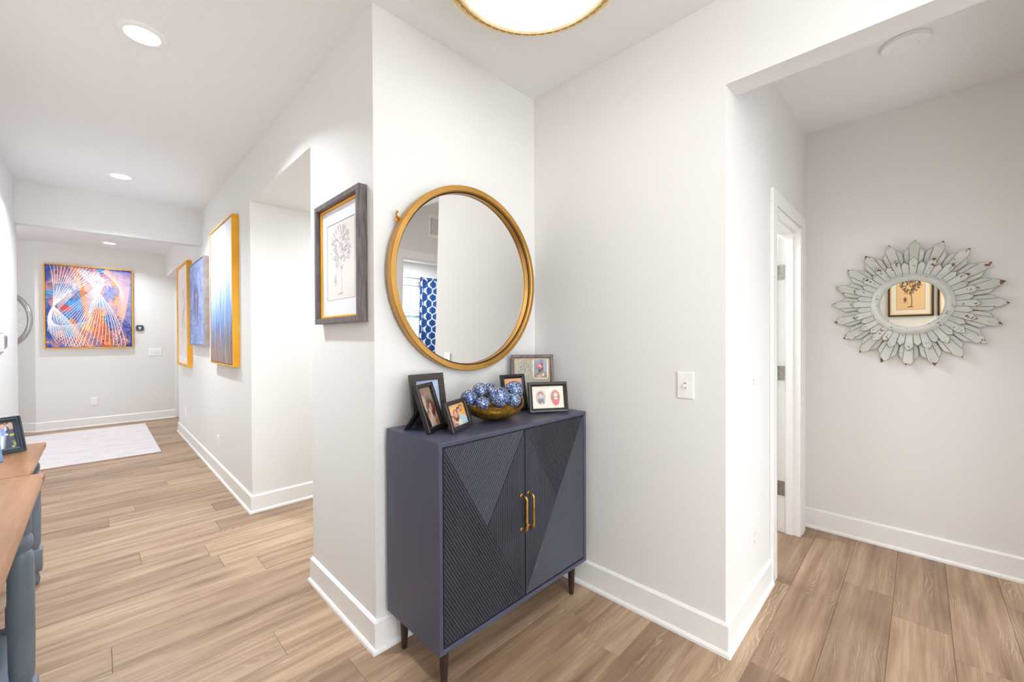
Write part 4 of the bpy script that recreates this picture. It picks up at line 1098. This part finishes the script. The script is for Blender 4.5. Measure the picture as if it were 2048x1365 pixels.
BALLS = [((1.190, 1.460, 1.064), .0395, .5, 'small blue mosaic ball at the left end of the gold bowl'),
         ((1.275, 1.480, 1.091), .0375, .15, 'dark silvery mosaic ball at the back of the bowl, left of centre'),
         ((1.353, 1.500, 1.0805), .0385, .3, 'blue silver mosaic ball at the back, half behind the largest one'),
         ((1.322, 1.400, 1.0620), .0500, .55, 'largest blue mosaic ball, front and centre in the bowl'),
         ((1.453, 1.430, 1.080), .0470, .75, 'big bright blue mosaic ball resting high at the right of the bowl'),
         ((1.217, 1.400, 1.044), .0310, .1, 'smallest pale silver mosaic ball at the front left rim'),
         ((1.392, 1.375, 1.0440), .0355, .05, 'pale silver mosaic ball low at the right, under the high blue one')]
for i, (c, r_, bl, lab) in enumerate(BALLS):
    bm = bmesh.new(); bmesh.ops.create_icosphere(bm, subdivisions=5, radius=r_)
    o = finish('mosaic_ball', bm, mosaic('mosaic_%d' % i, i + 1, bl), None, c, smooth=True)
    tag(o, lab, 'ball', 'mosaic balls in the gold bowl')

# ------------------------------------------------------------------ rug
bm = bmesh.new(); box(bm, -1.25, .527, 6.40, 8.72, .0012, .010, .002)
rug = finish('area_rug', bm, M['rug']); tag(rug, 'pale faded rug with faint lilac pattern on the hall floor before the far wall', 'rug')
bm = bmesh.new(); rect_rings(bm, 1.777 + .006, 2.32 + .006, [(0, .0013), (0, .006), (.003, .006), (.003, .0013)], closed=True); finish('binding', bm, M['rug_edge'], rug, (-.3615, 7.56, 0))

# ------------------------------------------------------------------ console tables on the left
def turned(bm, c, z0, z1, r, bh=.12):
    h = z1 - z0
    prof = [(0, z0), (r * .55, z0), (r * .75, z0 + .012), (r * .85, z0 + .03), (r * .7, z0 + .055), (r * .62, z0 + .062), (r * .62, z0 + .075), (0, z0 + .075)]
    lathe(bm, prof, 24, center=(c[0], c[1], 0))
    zb = z0 + .075
    box(bm, c[0] - r * 1.12, c[0] + r * 1.12, c[1] - r * 1.12, c[1] + r * 1.12, zb, zb + bh, .006)
    z2 = zb + bh
    top = z1 - .12
    prof = [(0, z2), (r * .66, z2), (r * .72, z2 + .010), (r * .90, z2 + .022), (r * .96, z2 + .05), (r, z2 + .16), (r * 1.0, top - .08), (r * .97, top - .022), (r * .88, top - .006), (r * .70, top), (r * .70, top + .004), (r * .86, top + .012), (r * .95, top + .026), (r * .95, top + .036), (r * .86, top + .050), (r * .70, top + .058), (r * .78, top + .062), (r * .84, top + .068), (r * .84, z1), (0, z1)]
    lathe(bm, prof, 32, center=(c[0], c[1], 0))
def console(label, x0, x1, y0, y1, legs, ztop, shelf=None, r=.030):
    o = empty('console_table', label, 'table', ((x0 + x1) / 2, (y0 + y1) / 2, 0)); ox, oy = (x0 + x1) / 2, (y0 + y1) / 2
    def edge(bm, a0, a1, b0, b1):
        # top slab with a soft moulded lip
        pr = [(.012, ztop - .030), (.004, ztop - .028), (.0, ztop - .020), (.0, ztop - .012), (.004, ztop - .004), (.009, ztop)]
        rings = [[bm.verts.new(q) for q in ((a0 + d, b0 + d, z), (a1 - d, b0 + d, z), (a1 - d, b1 - d, z), (a0 + d, b1 - d, z))] for d, z in pr]
        for A, B in zip(rings, rings[1:]):
            for k in range(4): bm.faces.new((A[k], A[(k + 1) % 4], B[(k + 1) % 4], B[k]))
        bm.faces.new(rings[0][::-1]); bm.faces.new(rings[-1])
    bw = .085
    bm = bmesh.new(); edge(bm, x0 - ox, x1 - ox, y0 + bw - oy - .004, y1 - bw - oy + .004); finish('top_board', bm, M['table_top'], o)
    for a, b in ((y0, y0 + bw), (y1 - bw, y1)):
        bm = bmesh.new(); box(bm, x0 - ox, x1 - ox, a - oy, b - oy, ztop - .030, ztop + .0006, .006); f = finish('end_board', bm, [M['table_top'], M['table_end']], o)
        for p in f.data.polygons:
            if abs(p.normal.x) > .6: p.material_index = 1
    bm = bmesh.new(); box(bm, x0 - ox + .03, x1 - ox - .055, y0 - oy + .04, y1 - oy - .06, ztop - .12, ztop - .030, .002); finish('apron', bm, M['bluegrey'], o)
    for lx, ly, *bh in legs:
        bm = bmesh.new(); turned(bm, (lx - ox, ly - oy), 0, ztop - .030, r * (1.07 if bh else 1), bh[0] if bh else .12); autosmooth(finish('leg', bm, M['bluegrey'], o), 40)
    if shelf:
        bm = bmesh.new(); box(bm, x0 - ox + .03, x1 - ox - .05, y0 - oy + .05, y1 - oy - .05, shelf - .025, shelf, .003); finish('shelf', bm, M['bluegrey'], o)
    return o
TZ = .76
console('honey wood console table with fat blue-grey turned legs, nearest at the left edge', -.475, -.165, .75, 2.712,
        ((-.192, 2.20, .075), (-.236, 2.620), (-.43, 2.620), (-.205, .86), (-.43, .86)), TZ, shelf=.16)
console('honey wood console table set behind the nearest one, holding the wedding photo frame', -.475, -.208, 2.728, 3.52,
        ((-.255, 3.44), (-.43, 3.44), (-.255, 2.81), (-.43, 2.81)), TZ)
cv = Canvas(120, 90); cv.grad((66, 70, 96), (58, 60, 82)); cv.put((cv.noise(16, 10, 90) > .5) * ((cv.v < .45)) * .9, (206, 176, 160)); cv.put((cv.noise(12, 8, 91) > .62) * ((cv.v < .5)) * .9, (232, 238, 246))
cv.line((.78, .42), (.70, 1.0), .10, (222, 236, 240)); cv.line((.80, .16), (.78, .46), .07, (120, 150, 214)); cv.line((.62, .3), (.60, 1.0), .10, (64, 70, 104)); head(cv, .80, .12, .09, (120, 84, 60)); head(cv, .62, .18, .09, (90, 70, 60)); cv.put((cv.u > .90) * (cv.v > .45) * np.clip((cv.noise(8, 8, 92) - .4) * 8, 0, 1) * .9, (186, 190, 96)); cv.line((.16, .55), (.30, 1.0), .13, (236, 240, 246)); cv.line((.44, .3), (.40, 1.0), .11, (58, 62, 90))
stand_frame('dark slate photo frame of a wedding group on the second console table', -.465, 3.145, .62, .255, .19, .24, [(0, 0), (0, .016), (.004, .020), (.009, .020), (.011, .016), (.018, .017), (.022, .012), (.030, .010), (.030, .004), (.028, 0)], [M['slate_frame']], cv, .029, TZ)
cv = Canvas(60, 80, (120, 140, 170))
stand_frame('blue photo frame at the left edge in front of the wedding photo', -.434, 3.012, .50, .135, .16, .28, flat_prof(.022, .016), [mat('dusty_blue_frame', srgb(104, 138, 178), .4)], cv, .021, TZ)
cv = Canvas(80, 100, (150, 130, 120)); cv.put((cv.noise(9, 12, 95) > .5) * .9, (70, 90, 150)); cv.put((cv.noise(8, 9, 96) > .6) * .9, (226, 96, 110)); cv.put((cv.noise(14, 12, 97) > .62) * .9, (236, 226, 214)); cv.put((cv.noise(14, 12, 98) > .7) * .8, (60, 90, 70))
stand_frame('dark slate photo frame of a crowd on the low shelf of the nearest console', -.448, 2.12, .55, .24, .30, .2, [(0, 0), (0, .016), (.004, .020), (.010, .020), (.013, .014), (.022, .014), (.026, .010), (.026, .004), (.024, 0)], [M['slate_frame']], cv, .025, .16)

# ------------------------------------------------------------------ seen only in the mirrors
vent = empty('air_vent', 'white ceiling-high air return grille, seen reflected in the round mirror', 'vent', mtx=frame_mtx((2.78, -.5995, 2.455), (-1, 0, 0), Zv))
bm = bmesh.new(); rect_rings(bm, .48, .25, [(0, 0), (0, .005), (.006, .010), (.030, .010), (.034, .004), (.034, 0)], closed=True); finish('frame', bm, M['plate'], vent)
bm = bmesh.new(); box(bm, -.210, .210, -.095, .095, .0005, .002); finish('backing', bm, M['grey_slot'], vent)
bm = bmesh.new(); box(bm, -.006, .006, -.094, .094, .002, .010); finish('divider', bm, M['plate'], vent)
bm = bmesh.new()
vs = [bm.verts.new(p) for p in ((-.2, -.006, .0085), (.2, -.006, .0085), (.2, .006, .003), (-.2, .006, .003), (-.2, -.007, .0075), (.2, -.007, .0075), (.2, .005, .002), (-.2, .005, .002))]
for f in ((0, 1, 2, 3), (7, 6, 5, 4), (0, 4, 5, 1), (2, 6, 7, 3), (1, 5, 6, 2), (3, 7, 4, 0)): bm.faces.new([vs[i] for i in f])
sl = finish('slat', bm, M['plate'], vent)
for k in range(12):
    o = sl if k == 0 else sl.copy()
    if k: COL.objects.link(o); o.parent = vent
    o.location = (0, -.084 + k * .0153, 0)

WX0, WX1, WZ0, WZ1 = 3.35, 4.8, .85, 2.10
win = boxes('window_1', [(WX0, WX0 + .05, -4.11, -4.05, WZ0, WZ1), (WX1 - .05, WX1, -4.11, -4.05, WZ0, WZ1), (WX0 + .05, WX1 - .05, -4.11, -4.05, WZ1 - .05, WZ1), (WX0 + .05, WX1 - .05, -4.11, -4.05, WZ0, WZ0 + .05), (WX0 + .05, WX1 - .05, -4.10, -4.06, 1.44, 1.49), (4.055, 4.095, -4.10, -4.06, WZ0 + .05, WZ1 - .05)], M['window_teal'], kind='structure')
bm = bmesh.new(); bm.faces.new([bm.verts.new(p) for p in ((WX0 + .05, -4.08, WZ0 + .05), (WX1 - .05, -4.08, WZ0 + .05), (WX1 - .05, -4.08, WZ1 - .05), (WX0 + .05, -4.08, WZ1 - .05))]); finish('pane', bm, M['glass'], win, normals=False)
boxes('trim_6', [(WX0 - .07, WX0, -4.0, -3.982, WZ0 - .02, WZ1 + .08), (WX1, WX1 + .07, -4.0, -3.982, WZ0 - .02, WZ1 + .08), (WX0, WX1, -4.0, -3.982, WZ1, WZ1 + .08), (WX0 - .1, WX1 + .1, -4.0, -3.95, WZ0 - .04, WZ0)], M['trim'], kind='structure')
bl = empty('window_blind', 'white slatted blind on the bright bedroom window, seen in the round mirror', 'blind', ((WX0 + WX1) / 2, -4.02, 0))
bm = bmesh.new(); box(bm, -.66, .66, -.02, .02, WZ1 - .05, WZ1 - .005, .003); finish('head_rail', bm, M['blind'], bl)
bm = bmesh.new(); box(bm, -.655, .655, -.021, .021, -.0015, .0015); s0 = finish('slat', bm, M['blind'], bl)
for k in range(25):
    o = s0 if k == 0 else s0.copy()
    if k: COL.objects.link(o); o.parent = bl
    o.location = (0, 0, WZ0 + .03 + k * .048); o.rotation_euler = (math.radians(38), 0, 0)
for x in (-.32, .32):
    bm = bmesh.new(); box(bm, x - .003, x + .003, .019, .022, WZ0 + .02, WZ1 - .05); finish('ladder_tape', bm, M['window_teal'], bl)
rod = empty('curtain_rod', 'brushed metal curtain rod above the bedroom window', 'curtain rod', (4.2, -3.90, 2.235))
bm = bmesh.new(); tube(bm, [(-1.05, 0, 0), (.80, 0, 0)], .011, 12); finish('rod', bm, M['rod'], rod, smooth=True)
bm = bmesh.new(); lathe(bm, [(0, -.02), (.018, -.012), (.022, .006), (.014, .02), (0, .024)], 16); f = finish('finial', bm, M['rod'], rod, smooth=True); f.rotation_euler = (0, PI / 2, 0); f.location = (.81, 0, 0)
bm = bmesh.new(); box(bm, .70, .72, -.10, .0, -.008, .008); finish('bracket', bm, M['rod'], rod)
cur = empty('patterned_curtain', 'blue curtain with a white trellis pattern beside the bedroom window, seen in the round mirror', 'curtain', (4.76, -3.90, 0))
nx, nz, cw, c0, c1 = 150, 300, .40, .06, 2.275
U, V = np.meshgrid(np.linspace(0, 1, nx), np.linspace(0, 1, nz))
Xc = (U - .5) * cw; Yc = .035 * np.sin(U * 2 * PI * 3.5); Zc = c0 + (c1 - c0) * V
co = np.stack([Xc, Yc, Zc], -1).reshape(-1, 3); idx = np.arange(nx * nz).reshape(nz, nx)
q = np.stack([idx[:-1, :-1], idx[:-1, 1:], idx[1:, 1:], idx[1:, :-1]], -1).reshape(-1, 4)
me = bpy.data.meshes.new('cloth'); me.from_pydata(co.tolist(), [], q.tolist())
uu = U * 2.0; vv = V * 8.5
wv = .25 + .23 * np.cos(2 * PI * vv) - .06 * np.sign(np.cos(2 * PI * vv)) * (np.abs(np.cos(2 * PI * vv)) > .8)
fu = uu - np.floor(uu); dist = np.minimum(np.abs(fu - (.5 - wv)), np.abs(fu - (.5 + wv)))
mk = np.clip((.075 - dist) / .03, 0, 1)[..., None]; c = mk * np.array((236, 242, 248.)) + (1 - mk) * np.array((28, 70, 128.))
ink(me, c.reshape(-1, 3)); link('cloth', me, M['cloth'], cur, smooth=True)
for k in range(4):
    bm = bmesh.new(); n = 20; pts = [(.022 * math.cos(2 * PI * i / n), .022 * math.sin(2 * PI * i / n), 0) for i in range(n + 1)]
    tube(bm, pts, .004, 6, caps=False); g = finish('grommet', bm, M['rod'], cur, smooth=True); g.location = (-.15 + k * .1, (-1) ** k * .004, 2.235); g.rotation_euler = (0, PI / 2, 0)
for z, hgt, lab in ((1.60, .46, 'grey framed picture on the bedroom wall beside the curtain, upper one'), (1.02, .42, 'dark framed picture on the bedroom wall beside the curtain, lower one')):
    pf = picture('wall_picture', lab, 'picture', frame_mtx((5.22, -3.999, z), (-1, 0, 0), Zv), .36, hgt, [(0, 0), (0, .02), (.03, .02), (.03, .0)], [M['brown_wood']])
    c3 = Canvas(24, 30, (150, 150, 152)); c3.rect(.2, .2, .8, .8, (96, 98, 104)); print_sheet('print', c3, .30, hgt - .06, M['print'], pf, z=.01)

# prints behind the camera that the sunburst mirror shows
def tan_tree(label, y, seed):
    p = picture('tree_picture', label, 'picture', on_minus_x_wall(xg + .001, y, 1.92), .43, .64, [(0, 0), (0, .026), (.003, .028), (.016, .028), (.018, .026), (.018, 0)], [M['black_wood']])
    bm = bmesh.new(); rect_rings(bm, .394, .604, [(0, .005), (0, .02), (.010, .018), (.010, .005)], closed=True); finish('gold_fillet', bm, M['mirror_gold'], p)
    cv = Canvas(150, 220, (232, 222, 206)); cv.rect(.135, .10, .865, .90, (80, 64, 50)); cv.rect(.143, .105, .857, .895, (226, 190, 140))
    tree_drawing(cv, .16, .10, .84, .88, (40, 36, 34), seed, 150, True, 1.3, .0062, .95, True)
    print_sheet('print', cv, .374, .584, M['print'], p, z=.012)
tan_tree('tan botanical tree print in a black frame behind the camera, seen in the sunburst mirror', .102, 11)
tan_tree('second botanical print on the left wall, beside the tan one behind the camera', -.36, 12)
